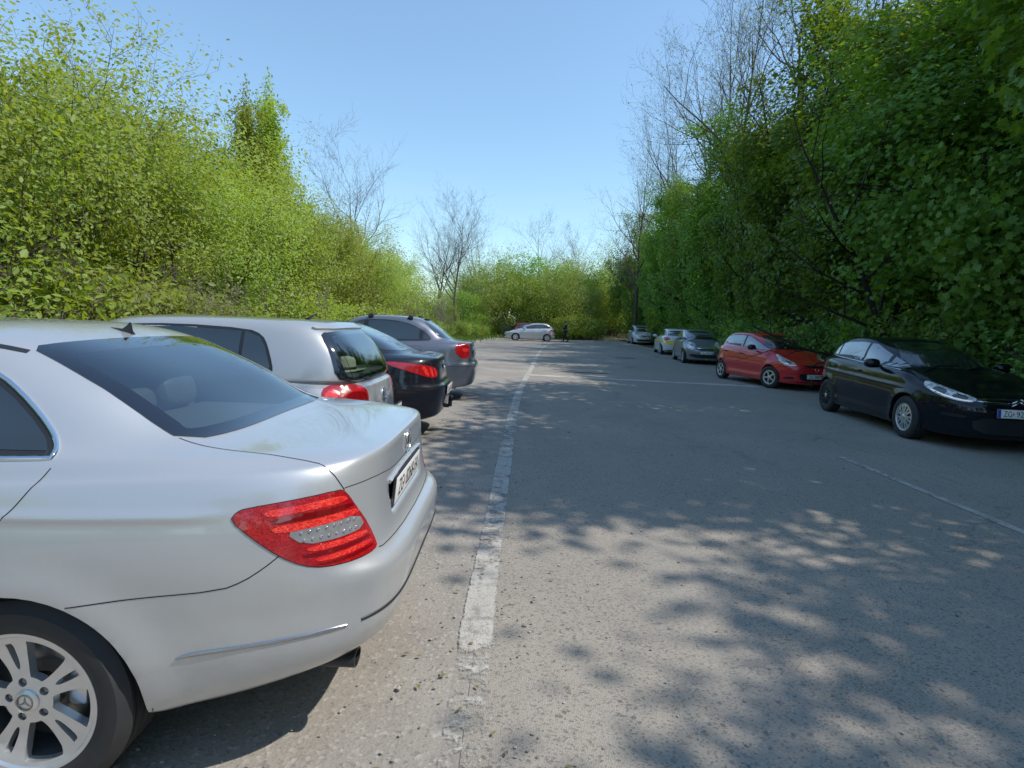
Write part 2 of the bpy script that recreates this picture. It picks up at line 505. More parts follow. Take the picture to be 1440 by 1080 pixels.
        if skirt and bd:
            for a, c in bd:
                out = np.cross(V[c] - V[a], Nn[a]); out /= np.linalg.norm(out) + 1e-12
                VV.append(np.array([V[a], V[c], V[c] - Nn[c] * (skirt + off), V[a] - Nn[a] * (skirt + off)]))
                NN.append(np.repeat(out[None], 4, 0))
                faces.append([n0 + 1, n0, n0 + 3, n0 + 2]); n0 += 4
        return mesh_np(name, np.concatenate(VV), faces, mat, parent, True, None, np.concatenate(NN))
    def ribbon_pts(self, pts2, view, side=1, h=0.03):
        fr = self.frame(view, side)
        p = resample(np.asarray(pts2, float), h, closed=False)
        return np.array([self.cast(*fr(u, v)) for u, v in p])
    def snap(self, pts3, h=0.03):
        p = resample(np.asarray(pts3, float), h, closed=False)
        return np.array([self.near(q) for q in p])
    def ribbon(self, S, width, off, acc, m=0, closed=False, raise_=0.0):
        """strip of given width lying on the surface along surface points S (raise_: height of its middle)"""
        S = np.asarray(S)
        if closed:
            T = np.roll(S, -1, 0) - np.roll(S, 1, 0)
        else:
            T = np.gradient(S, axis=0)
        T /= np.linalg.norm(T, axis=1)[:, None] + 1e-12
        Nn = np.array([self.normal(p) for p in S])
        B = np.cross(T, Nn); B /= np.linalg.norm(B, axis=1)[:, None] + 1e-12
        w = width * np.ones(len(S)) if np.isscalar(width) else np.asarray(width)
        rows = [S + B * w[:, None] / 2 + Nn * off, S + Nn * (off + raise_), S - B * w[:, None] / 2 + Nn * off]
        if raise_ > 0:
            rows = [S + B * w[:, None] / 2 - Nn * .002, S + B * w[:, None] * .42 + Nn * (off + raise_ * .8), S + Nn * (off + raise_), S - B * w[:, None] * .42 + Nn * (off + raise_ * .8), S - B * w[:, None] / 2 - Nn * .002]
        n = len(S); V = np.concatenate(rows); F = []
        for r in range(len(rows) - 1):
            for i in range(n if closed else n - 1):
                i2 = (i + 1) % n
                F.append((r * n + i, r * n + i2, (r + 1) * n + i2, (r + 1) * n + i))
        acc.add(V, F, m)
    def smoothline(self, p, n=3):
        p = np.asarray(p, float)
        for _ in range(n):
            q = np.empty((2 * len(p), p.shape[1])); q[0::2] = p * .75 + np.roll(p, -1, 0) * .25; q[1::2] = p * .25 + np.roll(p, -1, 0) * .75
            p = np.concatenate([p[:1], q[:-2], p[-1:]])
        return p
    def build(self, name, mat, parent, wheels, cuts=(), lip=0.06, parts=()):
        """body mesh: wheel arches (x, z, radius) cut out, window holes cut, arch lips turned in"""
        V, Q, N = self.V.copy(), self.Q, self.N
        dead = np.zeros(len(Q), bool)
        c = V[Q].mean(1)
        for (wx, wz, wr) in wheels:
            d = np.hypot(V[:, 0] - wx, V[:, 2] - wz)
            inside = (d < wr * 0.985) & (np.abs(V[:, 1]) > 0.45)
            dead |= inside[Q].all(1)
            cd = np.hypot(c[:, 0] - wx, c[:, 2] - wz)
            dead |= (cd < wr) & (np.abs(c[:, 1]) > 0.45) & (c[:, 2] < wz + wr)
        for (view, poly) in cuts:
            if view == 'rear': sel = (c[:, 0] > -1.0) & (N[Q].mean(1)[:, 0] > 0.15); u, v = c[:, 1], c[:, 2]
            elif view == 'front': sel = (c[:, 0] < -1.0) & (N[Q].mean(1)[:, 0] < -0.15); u, v = c[:, 1], c[:, 2]
            else: sel = (np.abs(N[Q].mean(1)[:, 1]) > .3) & ((c[:, 1] > 0) == (view == 'side+')); u, v = c[:, 0], c[:, 2]
            k = in_poly(u, v, poly) & sel
            dead |= k
        Qk = Q[~dead]
        # snap arch borders
        E = {}
        for q in Qk:
            for i in range(4): E[(q[i], q[(i + 1) % 4])] = 1
        bd = [(a, b) for (a, b) in E if (b, a) not in E]
        bv = set(a for e in bd for a in e)
        arch = {}
        for (wx, wz, wr) in wheels:
            for i in bv:
                d = math.hypot(V[i, 0] - wx, V[i, 2] - wz)
                if abs(V[i, 1]) > 0.45 and 0.75 * wr < d < 1.25 * wr and self.V[i, 2] > 0.16:
                    f = wr / d
                    nx, nz = wx + (V[i, 0] - wx) * f, wz + (V[i, 2] - wz) * f
                    V[i, 0], V[i, 2] = nx, nz
                    s = 1 if V[i, 1] > 0 else -1
                    q = self.bvh.ray_cast(Vector((nx, 3 * s, nz)), Vector((0, -s, 0)))[0]
                    if q is not None: V[i, 1] = q[1]
                    arch[i] = s
        faces = [tuple(map(int, q)) for q in Qk]
        VV = [V]; NN = [N]; n0 = len(V)
        for a, b in bd:
            if a in arch and b in arch:
                s = arch[a]
                A, B = V[a], V[b]
                in_ = np.array([0, -s * lip, 0])
                VV.append(np.array([A, B, B + in_, A + in_]))
                # normal towards the wheel centre
                w = min(wheels, key=lambda w: abs(w[0] - A[0]))
                nn = []
                for P_ in (A, B, B, A):
                    n = np.array([w[0] - P_[0], 0, w[1] - P_[2]]); nn.append(n / np.linalg.norm(n))
                NN.append(np.array(nn)); faces.append((n0 + 1, n0, n0 + 3, n0 + 2)); n0 += 4
        AV, AN = np.concatenate(VV), np.concatenate(NN)
        own = np.zeros(len(faces), int)
        fc = np.array([AV[list(f)].mean(0) for f in faces]); fn = np.array([AN[list(f)].mean(0) for f in faces])
        isgrid = np.arange(len(faces)) < len(Qk)
        for k, (pn, test) in enumerate(parts):
            own[(own == 0) & isgrid & test(fc, fn)] = k + 1
        res = {}
        for k, pn in enumerate([name] + [p[0] for p in parts]):
            fs = [f for f, w_ in zip(faces, own) if w_ == k]
            if not fs: continue
            ids = sorted({i for f in fs for i in f}); mp = {i: j for j, i in enumerate(ids)}
            res[k] = mesh_np(pn, AV[ids], [tuple(mp[i] for i in f) for f in fs], mat, parent, True, None, AN[ids])
        self.pieces = res
        return res[0]

def side_test(poly, s):
    poly = np.asarray(poly)
    return lambda c, n: in_poly(c[:, 0], c[:, 2], poly) & (c[:, 1] * s > .3)
def to_uv(pts, view, side=1):
    a = R(view[1]); ux, uy = -math.sin(a), math.cos(a)
    return [(ux * p[0] + uy * abs(p[1]), p[2]) for p in pts]

# ---- wheels
def tyre_mesh(Rw, rim, w, grooves=True, k=72):
    hw = w / 2
    prof = [(rim * 0.98, -hw * .82), (rim * 1.03, -hw * .94), (rim + (Rw - rim) * .35, -hw), (rim + (Rw - rim) * .7, -hw * .97),
            (Rw - .022, -hw * .9), (Rw - .008, -hw * .8)]
    ys = np.linspace(-hw * .72, hw * .72, 9)
    for a, y in enumerate(ys):
        if grooves and a in (1, 3, 5, 7):
            prof += [(Rw, y - .007), (Rw - .009, y - .005), (Rw - .009, y + .005), (Rw, y + .007)]
        else: prof.append((Rw, y))
    prof += [(r, -y) for r, y in prof[:6]][::-1]
    return lathe_y(prof, k, closed=True)

def disc_rim(Ro, holes, depth, thick, k=64):
    """flat wheel face with openings (holes: list of closed 2-D polygons), dished by depth(r), thick backwards.  outward = -y"""
    a = np.linspace(0, 2 * PI, k, endpoint=False)
    outer = np.stack([Ro * np.cos(a), Ro * np.sin(a)], 1)
    pts = [tuple(p) for p in outer]; E = [(i, (i + 1) % k) for i in range(k)]
    for hp in holes:
        o = len(pts); pts += [tuple(p) for p in hp]; E += [(o + i, o + (i + 1) % len(hp)) for i in range(len(hp))]
    g = [(r * math.cos(2 * PI * t / n), r * math.sin(2 * PI * t / n)) for r in np.arange(Ro * .12, Ro * .97, Ro * .09) for n in [int(2 * PI * r / (Ro * .09))] for t in range(n)]
    g = np.array(g); bad = np.zeros(len(g), bool)
    for hp in holes: bad |= in_poly(g[:, 0], g[:, 1], inset(hp, -.004))
    pts += [tuple(p) for p in g[~bad]]
    vo, eo, fo, *_ = delaunay_2d_cdt([Vector(p) for p in pts], E, [], 0, 1e-7)
    vo = np.array([tuple(v) for v in vo])
    cs = np.array([vo[list(f)].mean(0) for f in fo])
    bad = np.hypot(cs[:, 0], cs[:, 1]) > Ro
    for hp in holes: bad |= in_poly(cs[:, 0], cs[:, 1], hp)
    faces = [list(f) for f, b_ in zip(fo, bad) if not b_]
    n = len(vo); r = np.hypot(vo[:, 0], vo[:, 1])
    dep = depth(r)
    V = np.concatenate([np.stack([vo[:, 0], dep, vo[:, 1]], 1), np.stack([vo[:, 0], dep + thick, vo[:, 1]], 1)])
    F = []; cnt = {}
    for f in faces:
        a_, b_, c_ = [vo[i] for i in f[:3]]
        if (b_[0] - a_[0]) * (c_[1] - a_[1]) - (b_[1] - a_[1]) * (c_[0] - a_[0]) < 0: f = f[::-1]
        F.append(tuple(f)); F.append(tuple(i + n for i in f[::-1]))
        for i in range(len(f)): cnt[(f[i], f[(i + 1) % len(f)])] = 1
    for (a_, b_) in list(cnt):
        if (b_, a_) not in cnt: F.append((b_, a_, a_ + n, b_ + n))
    return V, F

def sector(r0, r1, a0, a1, s0=0.0, s1=0.0, n=6):
    """opening between radii r0..r1; edges at angles a0, a1 (deg), shrunk by s0/s1 metres at inner/outer end"""
    a0, a1 = R(a0), R(a1)
    o = [(r1 * math.cos(t), r1 * math.sin(t)) for t in np.linspace(a0 + s1 / r1, a1 - s1 / r1, n)]
    i = [(r0 * math.cos(t), r0 * math.sin(t)) for t in np.linspace(a1 - s0 / r0, a0 + s0 / r0, max(2, n // 2))]
    return resample(chaikin(np.array(o + i), 2), 0.02)

RIMS = {}
def wheel_rim(style, Rr):
    if (style, Rr) not in RIMS: RIMS[style, Rr] = wheel_rim_(style, Rr)
    return RIMS[style, Rr]
def wheel_rim_(style, Rr):
    if style == 'twin5':
        H = []; k_ = Rr / .213
        for i in range(5):
            c = 72 * i
            H.append(sector(.075 * k_, .197 * k_, c - 23, c + 23, .007, .009, 8))
            H.append(sector(.100 * k_, .188 * k_, c + 36 - 4.3, c + 36 + 4.3, .0, .002, 4))
            a = R(c + 36); p = (.058 * math.cos(a), .058 * math.sin(a))
            H.append(np.array([(p[0] + .0135 * math.cos(t), p[1] + .0135 * math.sin(t)) for t in np.linspace(0, 2 * PI, 14, endpoint=False)]))
        def dep(r):
            q = r / Rr
            return .006 + .007 * np.exp(-((q - .5) / .3) ** 2) - .010 * sstep(.8, 1.0, q) - .004 * (1 - sstep(0.1, .25, q))
        return disc_rim(Rr, H, dep, .026, 80)
    if style == 'cover':
        H = []
        for i in range(7):
            c = 360 / 7 * i
            H.append(sector(.38 * Rr, .86 * Rr, c - 9, c + 9, .002, .002, 4))
            c += 180 / 7
            H.append(sector(.55 * Rr, .84 * Rr, c - 6, c + 6, .003, .0, 4))
        return disc_rim(Rr, H, lambda r: -.012 * (1 - (r / Rr) ** 2), .02, 56)
    n = {'spoke5': 5, 'spoke7': 7, 'spoke9': 9}[style]
    H = [sector(.3 * Rr, .86 * Rr, 360 / n * i + 5, 360 / n * (i + 1) - 5, .012, .008) for i in range(n)]
    return disc_rim(Rr, H, lambda r: -.01 * (1 - (r / Rr) ** 2), .02, 48)

def star_acc(acc, c, rad, ax, mat_i=0, t=0.004):
    """three-pointed star in a ring; ax = (right, up, out) unit vectors"""
    r_, u_, o_ = [np.array(a, float) for a in ax]; c = np.array(c, float)
    ring = []
    k = 28
    a = np.linspace(0, 2 * PI, k, endpoint=False)
    pts = [c + rad * (math.cos(x) * r_ + math.sin(x) * u_) for x in a]
    v, f = tube_np(np.array(pts + pts[:2]), rad * .09, 6, cap=False); acc.add(v, f, mat_i)
    for q in (90, 210, 330):
        d = math.cos(R(q)) * r_ + math.sin(R(q)) * u_; s = np.cross(o_, d)
        V = [c + d * rad * .96, c + s * rad * .14 + d * rad * .08, c - s * rad * .14 + d * rad * .08, c + o_ * t, c - d * rad * .1]
        acc.add(V, [(0, 1, 3), (0, 3, 2), (1, 4, 3), (4, 2, 3)], mat_i)

def make_wheel(car, x, y, Rw, rim, w, style, out, mats=('alloy', 'alloy_dark'), steer=0, cap='star', grooves=True, spin=0.0):
    """out = -1 / +1 : the side the wheel face looks to"""
    k = 72 if grooves else 32
    v, f = lathe_y([(rim * .98, -w * .40), (rim * .9, -w * .36), (rim * .86, 0.0), (rim * .84, w * .4)], k)
    v2, f2 = lathe_y([(0.001, w * .1), (rim * .86, w * .12)], k)
    a = Acc(); a.add(v, f); a.add(v2, f2)
    wh = a.build('wheel', M[mats[1]], car, angle=40)
    wh.location = (x, y, Rw); wh.rotation_euler = (0, spin, steer + (0 if out < 0 else PI))
    v, f = tyre_mesh(Rw, rim, w, grooves, k)
    t = mesh_np('tyre', v, f, M['rubber'], wh); t.data.set_sharp_from_angle(angle=R(38))
    v, f = wheel_rim(style, rim * .95)
    v = v + np.array([0, -w * .40, 0])
    a = Acc(); a.add(v, f)
    v, f = lathe_y([(rim * .93, -w * .41), (rim * .96, -w * .445), (rim * 1.005, -w * .45), (rim * 1.02, -w * .42), (rim * 1.0, -w * .36)], k); a.add(v, f)
    rm = a.build('rim', M[mats[0]], wh, angle=35)
    yc = -w * .40 + (.004 if cap == 'star' else -.014)
    v, f = lathe_y([(.001, yc - .007), (.030, yc - .006), (.037, yc - .001), (.039, yc + .02)], 32)
    hc = mesh_np('hub_cap', v, f, M['alloy'], wh); hc.data.set_sharp_from_angle(angle=R(40))
    if cap == 'star':
        a = Acc(); star_acc(a, (0, yc - .008, 0), .024, ((1, 0, 0), (0, 0, 1), (0, -1, 0)), 0, .003)
        a.build('hub_emblem', M['steel'], wh, smooth=False)
        v, f = lathe_y([(.05, -w * .05), (rim * .72, -w * .05), (rim * .72, w * .02), (.05, w * .02)], 48, True)
        mesh_np('brake_disc', v, f, M['steel'], wh)
        bm = bmesh.new(); add_box(bm, (.115, -w * .06, .03), (.06, .05, .13), bev=.012); bm_obj('brake_caliper', bm, M['alloy'], wh)
        for i in range(5):
            a = Acc(); c = R(72 * i + 36); px, pz = .058 * math.cos(c), .058 * math.sin(c)
            v, f = lathe_y([(.001, -.012), (.009, -.012), (.010, 0.01)], 10); a.add(v + np.array([px, -w * .40 + .030, pz]), f)
            a.build('wheel_bolt', M['steel'], wh, angle=30)
    return wh

def wheel_well(car, x, z, r, y0, y1):
    t = np.linspace(R(-4), R(184), 20)
    for s in (-1, 1):
        V = []; F = []
        for q in t:
            V += [(x + r * math.cos(q), s * y0, z + r * math.sin(q)), (x + r * math.cos(q), s * y1, z + r * math.sin(q))]
        for i in range(len(t) - 1): F.append((2 * i, 2 * i + 1, 2 * i + 3, 2 * i + 2))
        n = len(V); V.append((x, s * y1, z))
        for i in range(len(t) - 1): F.append((n, 2 * i + 1, 2 * i + 3))
        mesh_np('wheel_arch_liner', V, F, M['rubber2'], car)

# ---- text
def text_mesh(txt, size, mat, parent, name='lettering', ext=0.001):
    cu = bpy.data.curves.new(name, 'FONT'); cu.body = txt; cu.size = size; cu.align_x = 'CENTER'; cu.align_y = 'CENTER'; cu.extrude = ext
    o = bpy.data.objects.new(name, cu); COL.objects.link(o)
    dg = bpy.context.evaluated_depsgraph_get()
    me = bpy.data.meshes.new_from_object(o.evaluated_get(dg))
    COL.objects.unlink(o); bpy.data.objects.remove(o); bpy.data.curves.remove(cu)
    me.materials.clear(); me.materials.append(mat)
    o = bpy.data.objects.new(name, me); COL.objects.link(o); o.parent = parent
    return o

def plate(car, loc, face, left, right, tilt=0.0, euro=False, w=.52, h=.112, yaw=0.0, frame=True):
    """number plate; face 'rear' looks to +x, 'front' to -x"""
    bm = bmesh.new(); add_box(bm, (0, 0, 0), (w + (.016 if frame else 0), .010, h + (.020 if frame else 0)), bev=.002)
    rz = {'rear': PI / 2, 'front': -PI / 2}[face] + yaw
    p = bm_obj('number_plate', bm, M['trim'], car)
    p.rotation_mode = 'XYZ'
    p.matrix_local = Matrix.Translation(loc) @ Matrix.Rotation(rz, 4, 'Z') @ Matrix.Rotation(tilt, 4, 'X')
    bm = bmesh.new(); add_box(bm, (0, -.0062, 0), (w, .003, h), bev=.001)
    bm_obj('plate_face', bm, M['plate'], p)
    sx = w / .52
    if euro:
        bm = bmesh.new(); add_box(bm, (-w / 2 + .022, -.0082, 0), (.042, .0012, h - .004)); bm_obj('blue_band', bm, M['plate_blue'], p)
    for txt, cx, wd in ((left, -.155 * sx + (.02 if euro else 0), .10 * sx), (right, .095 * sx + (.012 if euro else 0), (.29 if not euro else .275) * sx)):
        t = text_mesh(txt, .098, M['ink'], p, 'plate_characters')
        co = np.array([v.co for v in t.data.vertices]); x0, x1 = co[:, 0].min(), co[:, 0].max(); y0, y1 = co[:, 1].min(), co[:, 1].max()
        sxx = wd / (x1 - x0); syy = h * .66 / (y1 - y0)
        for v in t.data.vertices:
            x, y, zz = v.co
            v.co = (cx + (x - (x0 + x1) / 2) * sxx, -.0082 - zz * .5, (y - (y0 + y1) / 2) * syy)
    bm = bmesh.new(); add_box(bm, (-.088 * sx + (.02 if euro else 0), -.0080, 0), (.018, .0010, .034)); bm_obj('plate_crest', bm, M['crest'], p)
    return p

def ellipsoid(bm, c, s, rot=None, seg=16, p=2.0):
    g = bmesh.ops.create_uvsphere(bm, u_segments=seg, v_segments=seg // 2 + 2, radius=1.0)
    Mx = Matrix.Translation(c) @ (rot or Matrix.Identity(4))
    for v in g['verts']:
        q = v.co
        if p != 2.0:
            n = (abs(q.x) ** p + abs(q.y) ** p + abs(q.z) ** p) ** (-1 / p) if q.length > 0 else 1
            q = q * n
        v.co = Mx @ Vector((q.x * s[0], q.y * s[1], q.z * s[2]))
    return g['verts']
# ------------------------------------------------------------------ silver saloon in the foreground
def hero_car():
    car = empty('silver_saloon_car', (-1.421, 2.407, 0), 0)
    tag(car, 'silver saloon parked nearest the camera, showing its red tail lamp, boot and rear wheel', 'car', 'cars parked along the left edge line')
    WK = [(-3.56, .93), (-2.7, 1), (-.5, 1), (.5, .99), (1.06, .955)]
    rings = [
        dict(xf=-3.30, xr=.70, w=.70, z=[(-3.3, .24), (0, .20), (.7, .33)], sub=3, nr=4),
        dict(xf=-3.50, xr=.985, w=.842, z=[(-3.6, .20), (-2.4, .19), (-.4, .19), (.38, .275), (.85, .345), (1.05, .365)], sub=6, wk=WK, nr=5),
        dict(xf=-3.55, xr=1.035, w=.868, z=[(-3.6, .42), (0, .42), (1.05, .45)], sub=7, wk=WK),
        dict(xf=-3.56, xr=1.06, w=.882, z=[(-3.6, .55), (0, .58), (1.05, .585)], sub=6, wk=WK, nr=5.5),
        dict(xf=-3.56, xr=1.058, w=.886, z=[(-3.6, .62), (0, .66), (1.05, .655)], sub=5, wk=WK, nr=5.5),
        dict(xf=-3.54, xr=1.000, w=.886, z=[(-3.6, .66), (0, .73), (.7, .72), (1.0, .700)], sub=5, wk=WK),
        dict(xf=-3.53, xr=.983, w=.883, z=[(-3.6, .69), (0, .80), (.7, .79), (1.0, .745)], sub=9, wk=WK),
        dict(xf=-3.50, xr=.972, w=.868, z=[(-3.6, .72), (-2, .80), (0, .875), (.9, .885)], sub=8, wk=WK),
        dict(xf=-3.46, xr=.972, w=.848, z=[(-3.5, .75), (-2, .87), (0, .935), (.9, .985)], sub=6, wk=WK, nr=5.5),
        dict(xf=-3.40, xr=.971, w=.830, z=[(-3.5, .77), (-2, .91), (0, .970), (.6, 1.004), (.96, 1.023)], sub=4, wk=WK, nr=5.2),
        dict(xf=-3.36, xr=.960, w=.814, z=[(-3.5, .78), (-2, .92), (0, .987), (.6, 1.015), (.96, 1.0345)], sub=5, wk=WK, nr=5),
        dict(xf=-2.75, xr=.86, w=.782, z=[(-2.8, .90), (-2, .97), (0, 1.035), (.86, 1.043)], sub=8, wk=WK, nr=5, crown=-.0),
        dict(xf=-2.05, xr=.445, w=.74, z=[(-2.1, .985), (-1, 1.06), (0, 1.085), (.44, 1.085)], sub=8, xm=-.8, nr=4.5, nf=3.5, crown=0.008),
        dict(xf=-1.60, xr=.15, w=.668, z=1.245, sub=8, xm=-.75, nr=4.2, nf=3.2),
        dict(xf=-1.22, xr=-.15, w=.568, z=[(-1.2, 1.37), (-.7, 1.388), (-.1, 1.368)], sub=6, xm=-.7, nr=4.0, nf=3.2),
        dict(xf=-1.00, xr=-.36, w=.36, z=1.428, sub=6, xm=-.7, nr=4, nf=3),
        dict(xf=-.85, xr=-.55, w=0.0, z=1.442, xm=-.7),
    ]
    def flare(G):
        x, y, z = G[..., 0], G[..., 1], G[..., 2]
        for wx in (0, -2.76):
            d = np.hypot(x - wx, z - .315)
            G[..., 1] = G[..., 1] + .016 * np.exp(-((d - .36) / .075) ** 2) * sstep(.6, .75, y) * sstep(.14, .3, z)
        # shoulder line
        f = sstep(-3.2, -2.4, x) * (1 - sstep(.45, .66, x)) * sstep(.6, .8, y)
        G[..., 1] = G[..., 1] + f * .007 * np.exp(-((z - (.893 + .012 * x)) / .016) ** 2)
        # plate recess in the boot lid
        wy = .335 - .25 * np.clip(.885 - z, 0, .2)
        r = (1 - sstep(wy - .012, wy + .012, y)) * sstep(.745, .775, z) * (1 - sstep(.868, .882, z)) * sstep(.7, .8, x)
        G[..., 0] = G[..., 0] - .046 * r
        return G
    B = CarBody(rings, .886, q=1.55, disp=[flare])
    # rear window outline (y, z) seen from behind; glass with a broad black border
    def sym(p): return p + [(-y, z) for y, z in p[::-1] if abs(y) > 1e-4]
    rw = sym([(0, 1.378), (-.237, 1.376), (-.413, 1.369), (-.515, 1.357), (-.532, 1.309), (-.555, 1.231), (-.572, 1.124), (-.592, 1.073), (-.40, 1.079), (-.2, 1.082), (0, 1.083)])
    rwi = sym([(0, 1.344), (-.298, 1.341), (-.44, 1.331), (-.475, 1.325), (-.494, 1.286), (-.509, 1.209), (-.52, 1.123), (-.535, 1.102), (-.52, 1.097), (-.40, 1.100), (-.16, 1.103), (0, 1.104)])
    mid = [((a[0] * .45 + b[0] * .55), (a[1] * .45 + b[1] * .55)) for a, b in zip(resample(rw, .05)[:1], rwi[:1])]
    mid = [(y * 1.045, 1.344 + .012 if z > 1.3 else (z - .010 if z < 1.12 else z)) for y, z in rwi]
    A = [(0, .315, .355), (-2.76, .315, .355)]
    lip = lambda y: .965 - .33 * y * y
    def boot(c, n):
        ay = np.abs(c[:, 1])
        top = (c[:, 0] > .36 + 0 * ay) & (ay < .60 + .05 * (c[:, 0] - .36)) & (c[:, 2] > .945) & (n[:, 2] > .35) & ~((c[:, 0] < .44) & (c[:, 2] > 1.075))
        back = (c[:, 0] > .7) & (c[:, 2] > .70) & (ay < np.interp(c[:, 2], [.70, .80, .945, 1.05], [.52, .555, .632, .632]))
        return top | back
    def bumper(c, n):
        zs = np.interp(c[:, 0], [.16, .36, .58, .64, .69, .73, .80], [.645, .663, .68, .703, .736, .767, .70])
        return (c[:, 0] > .30) & (c[:, 2] < zs) & (np.hypot(c[:, 0], c[:, 2] - .315) > .355)
    door_poly = [(.057, 1.024), (.03, .96), (-.03, .87), (-.22, .70), (-.36, .50), (-.42, .26), (-1.25, .25), (-1.27, 1.02)]
    fdoor_poly = [(-1.285, 1.02), (-1.285, .25), (-2.30, .25), (-2.34, .6), (-2.33, .93), (-1.9, .98)]
    B.build('body', M['silver'], car, A, cuts=[('rear', mid)], parts=[
        ('boot_lid', boot), ('rear_bumper', bumper), ('rear_door', side_test(door_poly, -1)), ('rear_door', side_test(door_poly, 1)),
        ('front_door', side_test(fdoor_poly, -1)), ('front_door', side_test(fdoor_poly, 1))])
    B.patch('rear_window_border', rw, 'rear', M['frit'], car, off=.003, h=.028, hole=rwi, smooth=1, skirt=.004)
    B.patch('rear_glass', rwi, 'rear', M['glass'], car, off=.0028, h=.04, smooth=1, skirt=0)
    wheel_well(car, 0, .315, .37, .83, .50); wheel_well(car, -2.76, .315, .37, .83, .50)
    for s in (-1, 1):
        for x in (0, -2.76):
            make_wheel(car, x, s * .755, .316, .222, .225, 'twin5', s, spin=R(4) if s < 0 else R(20))
    # number plate in its recess, recess shade painted as a dark sheet, grip bar
    plate(car, (.973, 0, .822), 'rear', 'ZG', '8268-FA', tilt=R(6), h=.106)
    B.patch('plate_recess_shade', [(-.30, .878), (.30, .878), (.285, .757), (-.285, .757)], 'rear', M['trim'], car, off=.0015, smooth=1)
    B.patch('boot_grip', [(-.335, .893), (-.2, .900), (.2, .900), (.335, .893), (.325, .874), (-.325, .874)], 'rear', M['silver'], car, off=.012, smooth=1, skirt=.02)
    # tail lamps
    LV = ('diag', 38)
    lamp = [(.601, .798, .885), (.615, .79, .905), (.640, .783, .915), (.758, .73, .929), (.875, .64, .941), (.895, .628, .93), (.918, .603, .875), (.948, .55, .793), (.968, .522, .72), (.960, .535, .708), (.927, .634, .708), (.851, .715, .714), (.796, .747, .731), (.734, .773, .769), (.664, .791, .828)]
    for s in (-1, 1):
        p = lambda q: to_uv(q, LV)
        lo = B.patch('tail_lamp', p(lamp), LV, M['lens_red'], car, side=s, off=.004, h=.02, smooth=1, skirt=.012)
        lo['label'] = 'red wraparound tail lamp with clear strip'
        core = np.array(p(lamp)); 
        def lens(nm, pts, m, off=.0055): B.patch(nm, pts, LV, M[m], lo, side=s, off=off, h=.014, smooth=1, skirt=.002)
        # dark inner bands and bright bands
        def band(z0a, z0b, z1a, z1b, u0, u1): return [(u0, z0a), (u1, z0b), (u1, z1b), (u0, z1a)]
        uv = lambda q: to_uv([q], LV)[0]
        lens('reflector_band', [uv((.679, .771, .903)), uv((.76, .73, .912)), uv((.885, .638, .925)), uv((.905, .622, .902)), uv((.77, .735, .893)), uv((.705, .765, .884))], 'lens_hot')
        lens('dark_band', [uv((.70, .768, .879)), uv((.78, .73, .888)), uv((.908, .617, .895)), uv((.914, .610, .879)), uv((.78, .735, .869)), uv((.715, .762, .862))], 'lens_dark')
        lens('reflector_band', [uv((.70, .77, .855)), uv((.80, .72, .866)), uv((.92, .602, .874)), uv((.928, .592, .854)), uv((.84, .698, .845)), uv((.72, .765, .836))], 'lens_hot')
        lens('clear_strip', [uv((.745, .758, .836)), uv((.80, .728, .841)), uv((.844, .695, .845)), uv((.924, .598, .851)), uv((.938, .575, .80)), uv((.878, .671, .793)), uv((.794, .738, .793))], 'lens_strip')
        lens('reflector_band', [uv((.80, .737, .783)), uv((.87, .68, .786)), uv((.938, .573, .790)), uv((.944, .562, .772)), uv((.87, .69, .768)), uv((.81, .73, .768))], 'lens_hot')
        lens('dark_band', [uv((.79, .745, .763)), uv((.87, .69, .765)), uv((.946, .56, .768)), uv((.951, .552, .756)), uv((.86, .70, .752)), uv((.80, .74, .752))], 'lens_dark')
        lens('reflector_band', [uv((.821, .726, .745)), uv((.87, .69, .747)), uv((.951, .556, .752)), uv((.956, .55, .737)), uv((.88, .69, .733)), uv((.835, .72, .732))], 'lens_hot')
        lens('dark_band', [uv((.82, .735, .727)), uv((.88, .69, .728)), uv((.955, .552, .732)), uv((.958, .548, .722)), uv((.87, .70, .718))], 'lens_dark')
        # row of bright LED cups along the clear strip
        a = Acc()
        for row, (za, zb_) in enumerate(((.829, .840), (.806, .811))):
            for k in range(8):
                t = (k + .5) / 8
                P_ = np.array([.772 + .152 * t - row * -.01, s * (.735 - .125 * t), za + (zb_ - za) * t]); q = B.near(P_); n = B.normal(q)
                bm = bmesh.new(); g = bmesh.ops.create_icosphere(bm, subdivisions=1, radius=.0055)
                V = np.array([v.co for v in bm.verts]); F = [tuple(v.index for v in f.verts) for f in bm.faces]; bm.free()
                V = V + q + n * .0055
                a.add(V, F)
        a.build('led_row', M['chrome'], lo)
        # black rim line around the lamp
        a = Acc(); S = np.array([B.cast(*B.frame(LV, s)(u, v)) for u, v in resample(chaikin(p(lamp), 1), .02)])
        B.ribbon(S, .006, .0008, a, closed=True); a.build('lamp_gasket', M['gap'], lo)
    # seams
    a = Acc()
